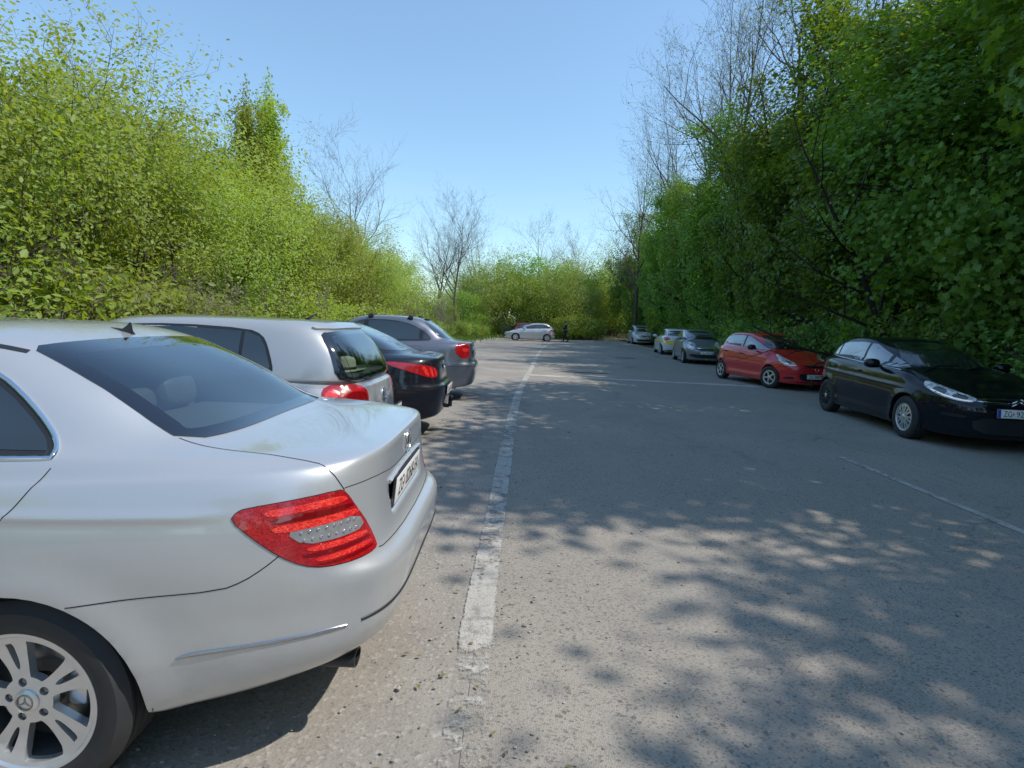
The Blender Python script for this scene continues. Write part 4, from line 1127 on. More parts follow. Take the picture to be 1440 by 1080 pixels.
LEFT, RIGHT = 'cars parked along the left edge line', 'cars parked along the right side'
CARS = [
 spec(name='pale_hatchback', label='pale silver hatchback with a straw hat behind its rear window, second car on the left', loc=(-1.756, 4.72), yaw=0, paint='silver_b', group=LEFT, q=1.15,
      wb=2.578, fo=.87, ro=.756, W=.8795, H=1.475, zhf=.70, zhc=.99, zbf=.93, zbr=.965, zd=.985, zrb=1.02, xc=-2.15, xwt=-1.45, xrt=.33, xrb=.62, ledge=.065, zled=.60, rbow=.04, zmid=.03, rdrop=.055, nrc=5.5, wkr=.95,
      dlo=[(-2.05, 1.0), (-1.2, 1.012), (-.12, 1.03), (.01, 1.045), (.035, 1.075), (.03, 1.13), (-.02, 1.27), (-.07, 1.345), (-.18, 1.385), (-.7, 1.405), (-1.15, 1.385), (-1.6, 1.22)], pillar=[-1.0, -.21], pw=.013, doors=[-2.15, -1.0, -.12], mirror=(-1.85, .98),
      rw_top=.55, rw_bot=.635, rw_zt=1.375, rw_zb=1.005, see_through=True,
      tail=[(.535, .86, .93), (.56, .82, .985), (.66, .70, .995), (.70, .56, .985), (.705, .47, .93), (.70, .47, .83), (.69, .55, .795), (.62, .76, .80), (.54, .86, .85)],
      tail_in=[('lamp_core', [(.66, .70, .945), (.70, .52, .935), (.70, .49, .89), (.70, .50, .84), (.67, .66, .82), (.62, .76, .86)], 'lens_dark'), ('reflector_band', [(.55, .83, .955), (.62, .75, .955), (.60, .79, .90), (.54, .84, .88)], 'lens_hot')],
      head=[(-3.40, .48, .74), (-3.2, .70, .80), (-2.95, .80, .84), (-2.98, .82, .74), (-3.3, .70, .63), (-3.42, .50, .64)],
      patches=[('spoiler', [(0, 1.432), (-.46, 1.424), (-.53, 1.405), (-.52, 1.385), (0, 1.392)], 'rear', 'silver_b', .018), ('grille', [(0, .70), (-.42, .69), (-.40, .60), (0, .58)], 'front', 'trim', .002)],
      plate_r=(.70, 'ZG', '4417-CS', False)),
 spec(name='black_saloon', label='glossy black saloon with clawed red tail lamps, third car in the left row', loc=(-1.88, 7.45), yaw=0, paint='dark', group=LEFT, kind='saloon', q=1.0,
      wb=2.817, fo=.93, ro=1.03, W=.925, H=1.456, zhf=.70, zhc=.99, zbf=.95, zbr=.99, zd=1.03, zrb=1.08, xc=-2.2, xwt=-1.45, xrt=-.18, xrb=.52, rdrop=.07, bump_top=.66,
      dlo=[(-2.1, 1.0), (-1.1, 1.04), (.0, 1.075), (.20, 1.10), (.10, 1.19), (-.2, 1.32), (-.6, 1.375), (-1.1, 1.365), (-1.6, 1.22)], pillar=[-1.15, -.15], doors=[-2.25, -1.15, -.1], mirror=(-1.85, .98),
      rw_zt=1.37, rw_zb=1.09, rw_top=.52, rw_bot=.64,
      tail=[(.46, .90, .955), (.50, .90, .985), (.75, .84, .965), (.92, .70, .935), (.985, .56, .90), (.995, .50, .84), (.985, .52, .79), (.93, .68, .785), (.75, .84, .86), (.55, .90, .925)],
      tail_in=[('claw', [(.86, .78, .93), (.90, .73, .925), (.935, .68, .80), (.90, .73, .81)], 'lens_hot'), ('claw', [(.93, .69, .915), (.95, .65, .91), (.965, .61, .80), (.945, .65, .80)], 'lens_hot'), ('claw', [(.965, .61, .905), (.975, .58, .90), (.985, .54, .81), (.975, .575, .81)], 'lens_hot')],
      head=[(-3.68, .50, .72), (-3.4, .75, .80), (-3.1, .85, .85), (-3.15, .86, .77), (-3.5, .75, .66)],
      patches=[('grille', [(0, .74), (-.40, .73), (-.38, .54), (0, .52)], 'front', 'trim', .002)], plate_r=(.60, 'ZG', '3052-HD', False)),
 spec(name='slate_saloon', label='slate grey saloon with roof bar feet, farthest of the left row', loc=(-1.70, 11.0), yaw=0, paint='slate', group=LEFT, kind='saloon', q=1.0,
      wb=2.48, fo=.83, ro=1.0, W=.855, H=1.56, zhf=.74, zhc=1.03, zbf=.99, zbr=1.03, zd=1.10, zrb=1.14, xc=-2.0, xwt=-1.35, xrt=.02, xrb=.52, rdrop=.08, bump_top=.66, zled=.68,
      dlo=[(-1.95, 1.04), (-1.0, 1.07), (-.02, 1.10), (.20, 1.11), (.15, 1.20), (-.05, 1.34), (-.35, 1.445), (-.8, 1.475), (-1.2, 1.44), (-1.55, 1.27)], pillar=[-1.02, -.0], doors=[-2.05, -1.02, .02], mirror=(-1.72, 1.02), glass='glass_dark',
      rw_zt=1.455, rw_zb=1.15, rw_top=.48, rw_bot=.58,
      tail=[(.72, .81, .93), (.78, .79, 1.06), (.86, .70, 1.085), (.905, .58, 1.07), (.92, .54, 1.0), (.915, .54, .88), (.90, .60, .80), (.83, .76, .81)],
      tail_in=[('clear_strip', [(.85, .74, .99), (.91, .57, .99), (.91, .57, .93), (.86, .73, .92)], 'lens_hot')],
      head=[(-3.26, .45, .74), (-3.0, .72, .86), (-2.8, .80, .90), (-2.85, .82, .80), (-3.2, .68, .66)],
      patches=[('grille', [(0, .76), (-.36, .75), (-.34, .60), (0, .58)], 'front', 'trim', .002)], plate_r=(.86, 'ZG', '771-EK', False)),
 spec(name='silver_hatchback', label='silver hatchback parked side-on at the far end, beside the walking person', loc=(2.69, 47.35), yaw=4.4, paint='silver', q=.6,
      wb=2.608, fo=.90, ro=.72, W=.90, H=1.498, zhf=.66, zhc=.99, zbf=.94, zbr=1.00, zd=1.00, zrb=1.05, xc=-2.35, xwt=-1.35, xrt=.12, xrb=.58, zled=.62, wheel='spoke7',
      dlo=[(-2.15, .98), (-1.1, 1.02), (.15, 1.10), (.30, 1.17), (.20, 1.27), (-.1, 1.36), (-.6, 1.40), (-1.1, 1.37), (-1.6, 1.24)], pillar=[-1.12, -.22], doors=[-2.2, -1.12, -.1], mirror=(-1.9, .98), glass='glass_dark',
      tail=[(.32, .89, .95), (.40, .87, 1.0), (.60, .72, .96), (.655, .55, .90), (.65, .56, .80), (.60, .72, .80)],
      head=[(-3.38, .45, .66), (-3.0, .78, .86), (-2.75, .82, .90), (-2.9, .86, .78), (-3.3, .68, .58)],
      patches=[('grille', [(0, .50), (-.55, .49), (-.5, .30), (0, .29)], 'front', 'trim', .002), ('bumper_strip', [(0, .60), (-.7, .60), (-.7, .46), (0, .46)], 'rear', 'trim', .003)], plate_r=(.78, 'ZG', '620-AP', False)),
 spec(name='red_hatchback', label='small dark red hatchback mostly hidden behind the far silver hatchback', loc=(.55, 51.4), yaw=181, paint='dark_red', q=.5,
      wb=2.45, fo=.75, ro=.62, W=.83, H=1.50, zhf=.72, zhc=1.0, zbf=.95, zbr=.99, zd=1.0, zrb=1.04, xc=-2.0, xwt=-1.35, xrt=.25, xrb=.50,
      dlo=[(-1.9, 1.0), (-1.0, 1.03), (.10, 1.06), (.18, 1.12), (.05, 1.38), (-.6, 1.43), (-1.1, 1.40), (-1.5, 1.26)], pillar=[-1.0], doors=[-2.0, -.9, .0], mirror=(-1.7, 1.0),
      tail=[(.36, .80, 1.1), (.48, .70, 1.15), (.55, .6, 1.0), (.56, .6, .8), (.45, .76, .8)], head=[(-3.1, .45, .70), (-2.8, .72, .84), (-2.65, .76, .80), (-3.05, .62, .62)]),
 spec(name='silver_people_carrier', label='silver people carrier with roof rails facing the camera, farthest on the right', loc=(11.25, 51.2), yaw=86, paint='light', group=RIGHT, kind='mpv', q=.6,
      wb=2.678, fo=.89, ro=.83, W=.90, H=1.62, zhf=.76, zhc=1.06, zbf=1.0, zbr=1.04, zd=1.05, zrb=1.08, xc=-2.35, xwt=-1.45, xrt=.50, xrb=.72,
      dlo=[(-2.2, 1.05), (-1.1, 1.08), (.45, 1.11), (.55, 1.18), (.45, 1.42), (.2, 1.49), (-.6, 1.53), (-1.2, 1.49), (-1.7, 1.30)], pillar=[-1.15, -.12], doors=[-2.2, -1.15, -.1], mirror=(-1.95, 1.05),
      tail=[(.66, .84, 1.1), (.74, .72, 1.15), (.78, .68, .9), (.70, .82, .88)], head=[(-3.44, .52, .76), (-3.2, .74, .84), (-2.95, .82, .88), (-3.0, .84, .78), (-3.4, .64, .66)],
      patches=[('grille', [(0, .76), (-.50, .76), (-.48, .68), (0, .66)], 'front', 'trim', .003), ('lower_grille', [(0, .42), (-.62, .44), (-.58, .28), (0, .27)], 'front', 'trim', .003), ('chrome_bar', [(0, .73), (-.48, .73), (-.48, .705), (0, .705)], 'front', 'chrome', .006)],
      plate_f=(.54, 'ZG', '135-MN', False)),
 spec(name='white_patrol_car', label='white hatchback with a yellow reflective band on its tail, facing away on the right', loc=(9.10, 31.5), yaw=-96.7, paint='white', group=RIGHT, q=.65,
      wb=2.614, fo=.93, ro=.77, W=.88, H=1.48, zhf=.70, zhc=1.0, zbf=.95, zbr=1.0, zd=1.0, zrb=1.05, xc=-2.2, xwt=-1.4, xrt=.22, xrb=.60, rw_top=.52, rw_bot=.66,
      dlo=[(-2.1, 1.0), (-1.1, 1.03), (.15, 1.08), (.30, 1.14), (.15, 1.30), (-.2, 1.38), (-.7, 1.40), (-1.15, 1.38), (-1.6, 1.24)], pillar=[-1.1, -.1], doors=[-2.15, -1.1, -.1], mirror=(-1.85, .98),
      tail=[(.44, .87, 1.0), (.56, .74, 1.02), (.68, .50, .97), (.69, .44, .92), (.68, .46, .84), (.60, .70, .80), (.48, .86, .86)],
      head=[(-3.4, .46, .70), (-3.1, .74, .84), (-2.85, .80, .86), (-3.3, .66, .62)],
      patches=[('reflective_band', [(0, .80), (-.62, .80), (-.70, .72), (-.70, .60), (0, .60)], 'rear', 'yellow', .004)],
      patches2=[('side_band', [(-2.2, .82), (-.42, .82), (.46, .80), (.44, .70), (.42, .70), (-.45, .71), (-2.2, .71)], 'side', 'yellow', .0035)], plate_r=(.70, 'ZG', '908-PS', False)),
 spec(name='grey_hatchback', label='silver grey hatchback facing the camera between the white car and the red car', loc=(8.53, 26.9), yaw=83, paint='grey', group=RIGHT, q=.75,
      wb=2.511, fo=.80, ro=.69, W=.868, H=1.488, zhf=.74, zhc=1.03, zbf=.96, zbr=1.01, zd=1.0, zrb=1.05, xc=-2.25, xwt=-1.30, xrt=.15, xrb=.55, gslope=.12, wheel='cover',
      dlo=[(-2.1, 1.0), (-1.1, 1.04), (.10, 1.09), (.24, 1.16), (.10, 1.32), (-.2, 1.38), (-.7, 1.40), (-1.1, 1.37), (-1.6, 1.22)], pillar=[-.95], doors=[-2.15, -.9], mirror=(-1.85, 1.0), glass='glass_sky',
      tail=[(.42, .84, 1.05), (.52, .74, 1.08), (.60, .60, .9), (.58, .64, .78), (.45, .83, .82)],
      head=[(-3.24, .50, .66), (-3.16, .58, .80), (-2.95, .72, .90), (-2.72, .79, .965), (-2.78, .82, .86), (-2.98, .81, .70), (-3.18, .66, .60)],
      head_in=[('headlamp_bowl', [(-3.12, .62, .80), (-2.98, .72, .84), (-3.0, .74, .72), (-3.14, .64, .67)], 'chrome')],
      patches=[('grille', [(0, .70), (-.48, .72), (-.42, .62), (0, .59)], 'front', 'trim', .003), ('grille_bar', [(0, .695), (-.40, .705), (-.40, .675), (0, .665)], 'front', 'chrome', .008), ('lower_grille', [(0, .41), (-.70, .45), (-.62, .30), (0, .27)], 'front', 'trim', .003)],
      plate_f=(.50, 'ZG', '294-LB', False)),
 spec(name='red_hatchback', label='bright red hatchback with turned front wheels between grey and black cars', loc=(7.25, 17.5), yaw=98.6, paint='red', group=RIGHT, q=1.0, mirror_mat='trim', handle='trim', steer=18,
      wb=2.49, fo=.775, ro=.63, W=.8475, H=1.475, zhf=.70, zhc=1.01, zbf=.94, zbr=1.03, zd=1.03, zrb=1.07, xc=-2.20, xwt=-1.35, xrt=.12, xrb=.52, gslope=.16, wheel='spoke5', rim=.19, Rw=.297, crease=(.92, .06),
      dlo=[(-2.05, .985), (-1.1, 1.03), (-.1, 1.10), (.12, 1.15), (.16, 1.19), (.02, 1.32), (-.2, 1.375), (-.7, 1.395), (-1.15, 1.365), (-1.6, 1.21)], pillar=[-.98], doors=[-2.1, -.98, -.1], mirror=(-1.78, 1.0), glass='glass_sky',
      tail=[(.36, .82, 1.02), (.46, .74, 1.06), (.56, .58, .92), (.54, .62, .80), (.40, .81, .84)],
      head=[(-3.13, .43, .66), (-3.08, .48, .705), (-2.90, .66, .80), (-2.66, .755, .90), (-2.60, .775, .925), (-2.68, .80, .84), (-2.86, .78, .72), (-3.04, .64, .63)],
      head_in=[('headlamp_bowl', [(-3.02, .56, .73), (-2.90, .67, .77), (-2.88, .74, .71), (-3.0, .65, .66)], 'chrome')],
      patches=[('grille', [(0, .665), (-.30, .675), (-.37, .655), (-.25, .615), (0, .605)], 'front', 'trim', .003), ('lower_grille', [(0, .46), (-.44, .47), (-.43, .34), (-.33, .27), (0, .26)], 'front', 'trim', .003), ('bumper_edge', [(0, .245), (-.60, .262), (-.62, .24), (0, .222)], 'front', 'trim', .002)],
      patches2=[('fog_lamp_recess', [(-.70, .345), (-.55, .385), (-.52, .33), (-.55, .30), (-.69, .30)][::-1], 'front', 'trim', .003)],
      plate_f=(.385, 'ZG', '3807-G', False)),
 spec(name='black_hatchback', label='black five-door hatchback with chrome grille bars, nearest car on the right', loc=(6.973, 10.768), yaw=83.9, paint='black', group=RIGHT, q=1.25, belt_chrome=True,
      wb=2.608, fo=.93, ro=.79, W=.895, H=1.489, zhf=.74, zhc=1.03, zbf=.97, zbr=1.04, zd=1.04, zrb=1.08, xc=-2.38, xwt=-1.30, xrt=.12, xrb=.62, gslope=.12, wheel='cover', rim=.205, Rw=.316, crease=(.83, .03), rdrop=.10,
      wmats=('trim', 'alloy_dark'), wmats_f=('alloy', 'alloy_dark'), flare=.02,
      dlo=[(-2.25, 1.0), (-1.1, 1.045), (.05, 1.10), (.28, 1.13), (.33, 1.16), (.25, 1.22), (.05, 1.32), (-.25, 1.385), (-.8, 1.405), (-1.2, 1.375), (-1.75, 1.20)], pillar=[-1.02, -.06, -1.72], doors=[-2.15, -1.02, -.06], mirror=(-1.80, 1.0), glass='glass_sky', zhandle=.90,
      tail=[(.42, .88, 1.02), (.52, .80, 1.05), (.70, .55, .98), (.70, .52, .88), (.60, .76, .84), (.46, .88, .90)],
      head=[(-3.475, .47, .695), (-3.45, .50, .73), (-3.25, .68, .80), (-3.05, .79, .855), (-2.90, .835, .885), (-2.92, .86, .83), (-3.05, .85, .77), (-3.28, .75, .69), (-3.45, .55, .655)],
      head_in=[('headlamp_bowl', [(-3.24, .70, .785), (-3.08, .79, .825), (-3.06, .82, .765), (-3.22, .75, .715)], 'glass_dark'), ('headlamp_bowl', [(-3.42, .53, .725), (-3.30, .645, .765), (-3.29, .69, .71), (-3.41, .57, .68)], 'glass_dark'), ('light_strip', [(-3.46, .50, .69), (-3.43, .55, .668), (-3.28, .73, .703), (-3.06, .845, .775), (-3.06, .84, .79), (-3.28, .725, .718), (-3.43, .545, .683)], 'led')],
      patches=[('grille', [(0, .735), (-.46, .725), (-.48, .675), (-.30, .655), (0, .65)], 'front', 'trim', .003), ('lower_grille', [(0, .46), (-.50, .47), (-.46, .27), (0, .25)], 'front', 'trim', .003)],
      patches2=[('chrome_bar', [(-.46, .720), (-.09, .722), (-.09, .709), (-.46, .708)][::-1], 'front', 'chrome', .008), ('chrome_bar', [(-.475, .690), (-.09, .684), (-.09, .671), (-.475, .679)][::-1], 'front', 'chrome', .008),
                ('fog_lamp_recess', [(-.74, .50), (-.56, .49), (-.54, .45), (-.72, .45)], 'front', 'trim', .003)],
      plate_f=(.545, 'ZG', '9292-G', True)),
]
BUILT = {}
for s_ in CARS:
    BUILT[s_['label']] = make_car(s_)
def built(key): return next(v for k, v in BUILT.items() if key in k)

# ---- details that belong to single cars
def chevrons(car, B, x0, zc):
    for dz, nm in ((.0, 'badge_chevron'), (-.038, 'badge_chevron')):
        a = Acc()
        pts = [(-.095, -.030), (0, .030), (.095, -.030)]
        prev = None
        for (y0, z0), (y1, z1) in zip(pts, pts[1:]):
            v, f = tube_np(np.array([[x0, y0, zc + dz + z0], [x0 - .006, (y0 + y1) / 2, zc + dz + (z0 + z1) / 2], [x0, y1, zc + dz + z1]]), .009, 6); a.add(v, f)
        a.build(nm, M['chrome'], car)
c_, b_ = built('black five-door')
chevrons(c_, b_, b_.near((-4, 0, .70))[0] - .016, .712)
def ring_badge(car, p, n, r, inner):
    up = np.array([0, 0, 1.0]) - n * n[2]; up /= np.linalg.norm(up); rt = np.cross(up, n)
    a = Acc(); t = np.linspace(0, 2 * PI, 25)
    v, f = tube_np(np.array([p + n * .006 + r * (math.cos(x) * rt + math.sin(x) * up) for x in t]), r * .12, 6, False); a.add(v, f)
    for line in inner:
        v, f = tube_np(np.array([p + n * .006 + r * (x * rt + y * up) for x, y in line]), r * .10, 5); a.add(v, f)
    a.build('badge', M['chrome'], car)
def badge(car, B, pos, r, inner):
    p = B.near(pos); ring_badge(car, p, B.normal(p), r, inner)
VW_ = [[(-.72, .62), (-.25, -.1), (0, .28), (.25, -.1), (.72, .62)], [(-.35, .88), (0, .2), (.35, .88)], [(-.85, .3), (-.4, -.8), (0, -.05), (.4, -.8), (.85, .3)]]
c_, b_ = built('straw hat'); badge(c_, b_, (.9, 0, .885), .055, VW_)
c_, b_ = built('bright red'); badge(c_, b_, (-4, 0, .655), .050, [[(-.8, .3), (-.2, .1), (0, -.2), (.2, .1), (.8, .3)]])
c_, b_ = built('silver grey hatch'); badge(c_, b_, (-4, 0, .66), .05, [[(-1.2, .05), (.2, .18), (-.2, -.18), (1.2, -.05)]])
c_, b_ = built('people carrier'); badge(c_, b_, (-4, 0, .72), .06, VW_)
for sd in (-1, 1):
    S = np.array([(-1.3, sd * .62, 1.57), (-1.1, sd * .62, 1.635), (-.3, sd * .625, 1.655), (.3, sd * .62, 1.63), (.45, sd * .60, 1.565)])
    v, f = tube_np(S, .018, 6); mesh_np('roof_rail', v, f, M['chrome'], c_)
c_, b_ = built('clawed'); badge(c_, b_, (1.2, 0, .93), .05, [[(-.2, -.7), (.1, -.2), (-.1, .1), (.2, .7)], [(-.5, -.6), (0, .0), (.4, .3)]])
bm = bmesh.new(); add_box(bm, (.98, 0, .36), (.14, .05, .05), bev=.01); add_box(bm, (1.06, 0, .39), (.05, .05, .08), bev=.01); ellipsoid(bm, (1.075, 0, .46), (.036, .036, .045), None, 12)
bm_obj('tow_bar', bm, M['trim'], c_)
c_, b_ = built('roof bar feet')
for x in (-.95, -.22):
    for sd in (-1, 1):
        p = b_.near((x, sd * .58, 1.55))
        bm = bmesh.new(); add_box(bm, (x, p[1], p[2] + .018), (.10, .06, .045), bev=.012); ellipsoid(bm, (x + .01, p[1] * .985, p[2] + .05), (.045, .03, .022), None, 10); bm_obj('roof_bar_foot', bm, M['trim'], c_)
bm = bmesh.new(); add_box(bm, (.0, 0, 1.497), (.08, .5, .016), bev=.005); bm_obj('brake_light_housing', bm, M['trim'], c_)
# fin antenna on the pale hatchback, interior and hat
c_, b_ = built('straw hat')
v, f = tube_np(np.array([(.02, 0, 1.455), (.045, 0, 1.475), (.10, 0, 1.51)]), [.016, .012, .004], 8); mesh_np('roof_antenna', v, f, M['trim'], c_)
bm = bmesh.new(); add_box(bm, (.30, 0, 1.038), (.50, 1.12, .02), bev=.006); bm_obj('parcel_shelf', bm, M['shelf'], c_)
bm = bmesh.new(); add_box(bm, (-.04, 0, .92), (.14, 1.2, .40), Matrix.Rotation(R(-14), 4, 'Y'), .05); bm_obj('rear_seat', bm, M['cabin'], c_)
for y in (-.34, .34):
    bm = bmesh.new(); ellipsoid(bm, (.0, y, 1.16), (.05, .13, .08), Matrix.Rotation(R(-14), 4, 'Y'), 16, 3.0); bm_obj('headrest', bm, M['cabin'], c_)
bm = bmesh.new(); add_box(bm, (-1.0, 0, .4), (2.4, 1.4, .02)); bm_obj('cabin_floor', bm, M['cabin'], c_)
a = Acc()
prof = [(.001, .118), (.05, .116), (.075, .108), (.088, .09), (.094, .03), (.097, .008), (.12, .004), (.175, .012), (.178, .008), (.12, -.002), (.09, -.003), (.001, -.002)]
v, f = lathe_y(prof, 36)
v = np.stack([v[:, 0] * .92, v[:, 2] * 1.05, v[:, 1]], 1)
v[:, 2] += .012 * np.cos(np.arctan2(v[:, 1], v[:, 0]) * 2) * (np.hypot(v[:, 0], v[:, 1]) > .1) - .018 * np.exp(-(v[:, 1] / .03) ** 2) * (v[:, 2] > .085)
hat = mesh_np('straw_hat', v, f, M['straw'], None)
hat.location = (-1.756 + .37, 4.72 - .08, 1.053)
tag(hat, 'woven straw hat lying on the parcel shelf behind the hatchback rear window', 'hat')
v, f = lathe_y([(.0955, .010), (.0965, .012), (.0958, .034), (.094, .034)], 36); v = np.stack([v[:, 0] * .925, v[:, 2] * 1.055, v[:, 1]], 1)
mesh_np('hat_band', v, f, M['trim'], hat)
# ------------------------------------------------------------------ plants
def leaf_mat(name, c1, c2, trans=0.45, rough=0.5, spec=0.35, tcol=None):
    m, nt, N, L, b = new_mat(name)
    oi = N.new('ShaderNodeObjectInfo'); geo = N.new('ShaderNodeNewGeometry'); tc = N.new('ShaderNodeTexCoord')
    nz = N.new('ShaderNodeTexNoise'); nz.inputs['Scale'].default_value = 1.1; nz.inputs['Detail'].default_value = 4
    L.new(tc.outputs['Object'], nz.inputs['Vector'])
    at = N.new('ShaderNodeAttribute'); at.attribute_name = 'tint'
    ad = N.new('ShaderNodeMath'); ad.operation = 'MULTIPLY_ADD'; ad.inputs[1].default_value = .40; L.new(at.outputs['Fac'], ad.inputs[0])
    sc = N.new('ShaderNodeMath'); sc.operation = 'MULTIPLY'; sc.inputs[1].default_value = .75; L.new(nz.outputs['Fac'], sc.inputs[0]); L.new(sc.outputs[0], ad.inputs[2])
    mx = N.new('ShaderNodeMix'); mx.data_type = 'RGBA'; mx.inputs['A'].default_value = (*c1, 1); mx.inputs['B'].default_value = (*c2, 1)
    L.new(ad.outputs[0], mx.inputs['Factor'])
    hs = N.new('ShaderNodeHueSaturation')
    mh = N.new('ShaderNodeMapRange'); mh.inputs['To Min'].default_value = .485; mh.inputs['To Max'].default_value = .515; L.new(oi.outputs['Random'], mh.inputs['Value'])
    mv = N.new('ShaderNodeMapRange'); mv.inputs['To Min'].default_value = .72; mv.inputs['To Max'].default_value = 1.25; L.new(oi.outputs['Random'], mv.inputs['Value'])
    L.new(mh.outputs[0], hs.inputs['Hue']); L.new(mv.outputs[0], hs.inputs['Value']); L.new(mx.outputs['Result'], hs.inputs['Color'])
    setp(b, rough=rough, spec=spec); L.new(hs.outputs[0], b.inputs['Base Color'])
    tr = N.new('ShaderNodeBsdfTranslucent')
    h2 = N.new('ShaderNodeHueSaturation'); h2.inputs['Hue'].default_value = .48; h2.inputs['Saturation'].default_value = 1.15; h2.inputs['Value'].default_value = 1.25
    L.new(hs.outputs[0], h2.inputs['Color']); L.new(h2.outputs[0], tr.inputs['Color'])
    ms = N.new('ShaderNodeMixShader'); ms.inputs['Fac'].default_value = trans
    L.new(b.outputs[0], ms.inputs[1]); L.new(tr.outputs[0], ms.inputs[2])
    L.new(ms.outputs[0], N['Material Output'].inputs['Surface'])
    return m

def bark(name, a, b_):
    m, nt, N, L, b = new_mat(name); setp(b, rough=.9, spec=.2)
    tc = N.new('ShaderNodeTexCoord'); mp = N.new('ShaderNodeMapping'); mp.inputs['Scale'].default_value = (9, 9, 1.6); L.new(tc.outputs['Object'], mp.inputs[0])
    nz = N.new('ShaderNodeTexNoise'); nz.inputs['Scale'].default_value = 2; nz.inputs['Detail'].default_value = 6; L.new(mp.outputs[0], nz.inputs['Vector'])
    mx = N.new('ShaderNodeMix'); mx.data_type = 'RGBA'; mx.inputs['A'].default_value = (*a, 1); mx.inputs['B'].default_value = (*b_, 1)
    L.new(nz.outputs['Fac'], mx.inputs['Factor']); L.new(mx.outputs['Result'], b.inputs['Base Color'])
    bp = N.new('ShaderNodeBump'); bp.inputs['Strength'].default_value = .5; bp.inputs['Distance'].default_value = .02; L.new(nz.outputs['Fac'], bp.inputs['Height']); L.new(bp.outputs['Normal'], b.inputs['Normal'])
    return m

LM = dict(
    bright=leaf_mat('spring_leaves', (.165, .255, .030), (.37, .485, .095), .52),
    yellow=leaf_mat('yellow_green_leaves', (.19, .275, .036), (.40, .50, .11), .52),
    mid=leaf_mat('mid_green_leaves', (.09, .20, .026), (.24, .38, .06), .48),
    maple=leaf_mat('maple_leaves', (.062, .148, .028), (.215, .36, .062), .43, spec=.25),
    maple_pale=leaf_mat('pale_maple_leaves', (.10, .17, .06), (.21, .31, .11), .35, spec=.25),
    deep=leaf_mat('deep_green_leaves', (.03, .09, .018), (.085, .18, .03), .38, spec=.25),
    olive=leaf_mat('olive_leaves', (.14, .215, .045), (.30, .40, .10), .48),
    dry=leaf_mat('dry_twig_leaves', (.12, .09, .05), (.26, .20, .12), .2),
    grass=leaf_mat('grass_blades', (.045, .10, .012), (.13, .20, .03), .4),
)
BK = dict(brown=bark('brown_bark', (.035, .026, .018), (.11, .085, .062)), grey=bark('grey_bark', (.10, .085, .070), (.27, .24, .205)), dark=bark('dark_bark', (.016, .013, .010), (.05, .042, .034)))

def rand_unit(r, n):
    v = r.normal(size=(n, 3)); return v / np.linalg.norm(v, axis=1)[:, None]

LEAF = {
    'oval': (np.array([(0, -.5), (.26, -.12), (.2, .25), (0, .5), (-.2, .25), (-.26, -.12)]), [(0, 1, 2, 3), (0, 3, 4, 5)]),
    'maple': (np.array([(0, -.45), (.18, -.28), (.50, -.22), (.34, .02), (.46, .30), (.16, .24), (0, .55), (-.16, .24), (-.46, .30), (-.34, .02), (-.50, -.22), (-.18, -.28)]),
              [(0, 1, 2, 3), (3, 4, 5, 0), (0, 5, 6, 7), (7, 8, 9, 0), (9, 10, 11, 0)]),
}
def leaves_np(r, pos, size, kind, up=0.5, out=None, fold=.18, droop=0.0):
    """leaf blades at pos; normals lean to +z by `up` and along `out`"""
    n = len(pos)
    nrm = rand_unit(r, n) * (1 - up * .5); nrm[:, 2] = nrm[:, 2] + up
    if out is not None: nrm += out
    nrm /= np.linalg.norm(nrm, axis=1)[:, None] + 1e-9
    t = rand_unit(r, n); t[:, 2] -= droop; t -= nrm * np.sum(t * nrm, 1)[:, None]; t /= np.linalg.norm(t, axis=1)[:, None] + 1e-9
    s = np.cross(nrm, t)
    sz = size * r.uniform(.6, 1.25, n)
    P2, F2 = LEAF[kind]
    V = pos[:, None] + sz[:, None, None] * (P2[None, :, 0, None] * s[:, None] + P2[None, :, 1, None] * t[:, None] + (fold * np.abs(P2[None, :, 0, None]) - .10 * P2[None, :, 1, None] ** 2) * nrm[:, None])
    k = len(P2)
    F = np.array(F2)[None] + (np.arange(n) * k)[:, None, None]
    return V.reshape(-1, 3), F.reshape(-1, 4), np.repeat(np.repeat(r.uniform(0, 1, n), k), 1)

def crown_mesh(name, V, F, tint, m):
    me = bpy.data.meshes.new(name)
    n, k = F.shape
    me.vertices.add(len(V)); me.vertices.foreach_set('co', V.astype(np.float32).ravel())
    me.loops.add(n * k); me.loops.foreach_set('vertex_index', F.astype(np.int32).ravel())
    me.polygons.add(n); me.polygons.foreach_set('loop_start', np.arange(0, n * k, k, dtype=np.int32)); me.polygons.foreach_set('loop_total', np.full(n, k, np.int32))
    me.update(calc_edges=True)
    a = me.attributes.new('tint', 'FLOAT', 'POINT'); a.data.foreach_set('value', tint.astype(np.float32))
    me.materials.append(m)
    return me

def tubes_mesh(name, lines, m, sides=(7, 5, 4, 3)):
    """lines: list of (pts, radii, level)"""
    VV = []; FF = []; n = 0
    for pts, rad, lv in lines:
        k = sides[min(lv, len(sides) - 1)]
        v, f = tube_np(pts, rad, k, cap=False)
        VV.append(v); FF.append(np.array(f) + n); n += len(v)
    V = np.concatenate(VV); F = np.concatenate(FF)
    me = bpy.data.meshes.new(name)
    q, k = F.shape
    me.vertices.add(len(V)); me.vertices.foreach_set('co', V.astype(np.float32).ravel())
    me.loops.add(q * k); me.loops.foreach_set('vertex_index', F.astype(np.int32).ravel())
    me.polygons.add(q); me.polygons.foreach_set('loop_start', np.arange(0, q * k, k, dtype=np.int32)); me.polygons.foreach_set('loop_total', np.full(q, k, np.int32))
    me.update(calc_edges=True); me.polygons.foreach_set('use_smooth', np.ones(q, bool)); me.materials.append(m)
    return me

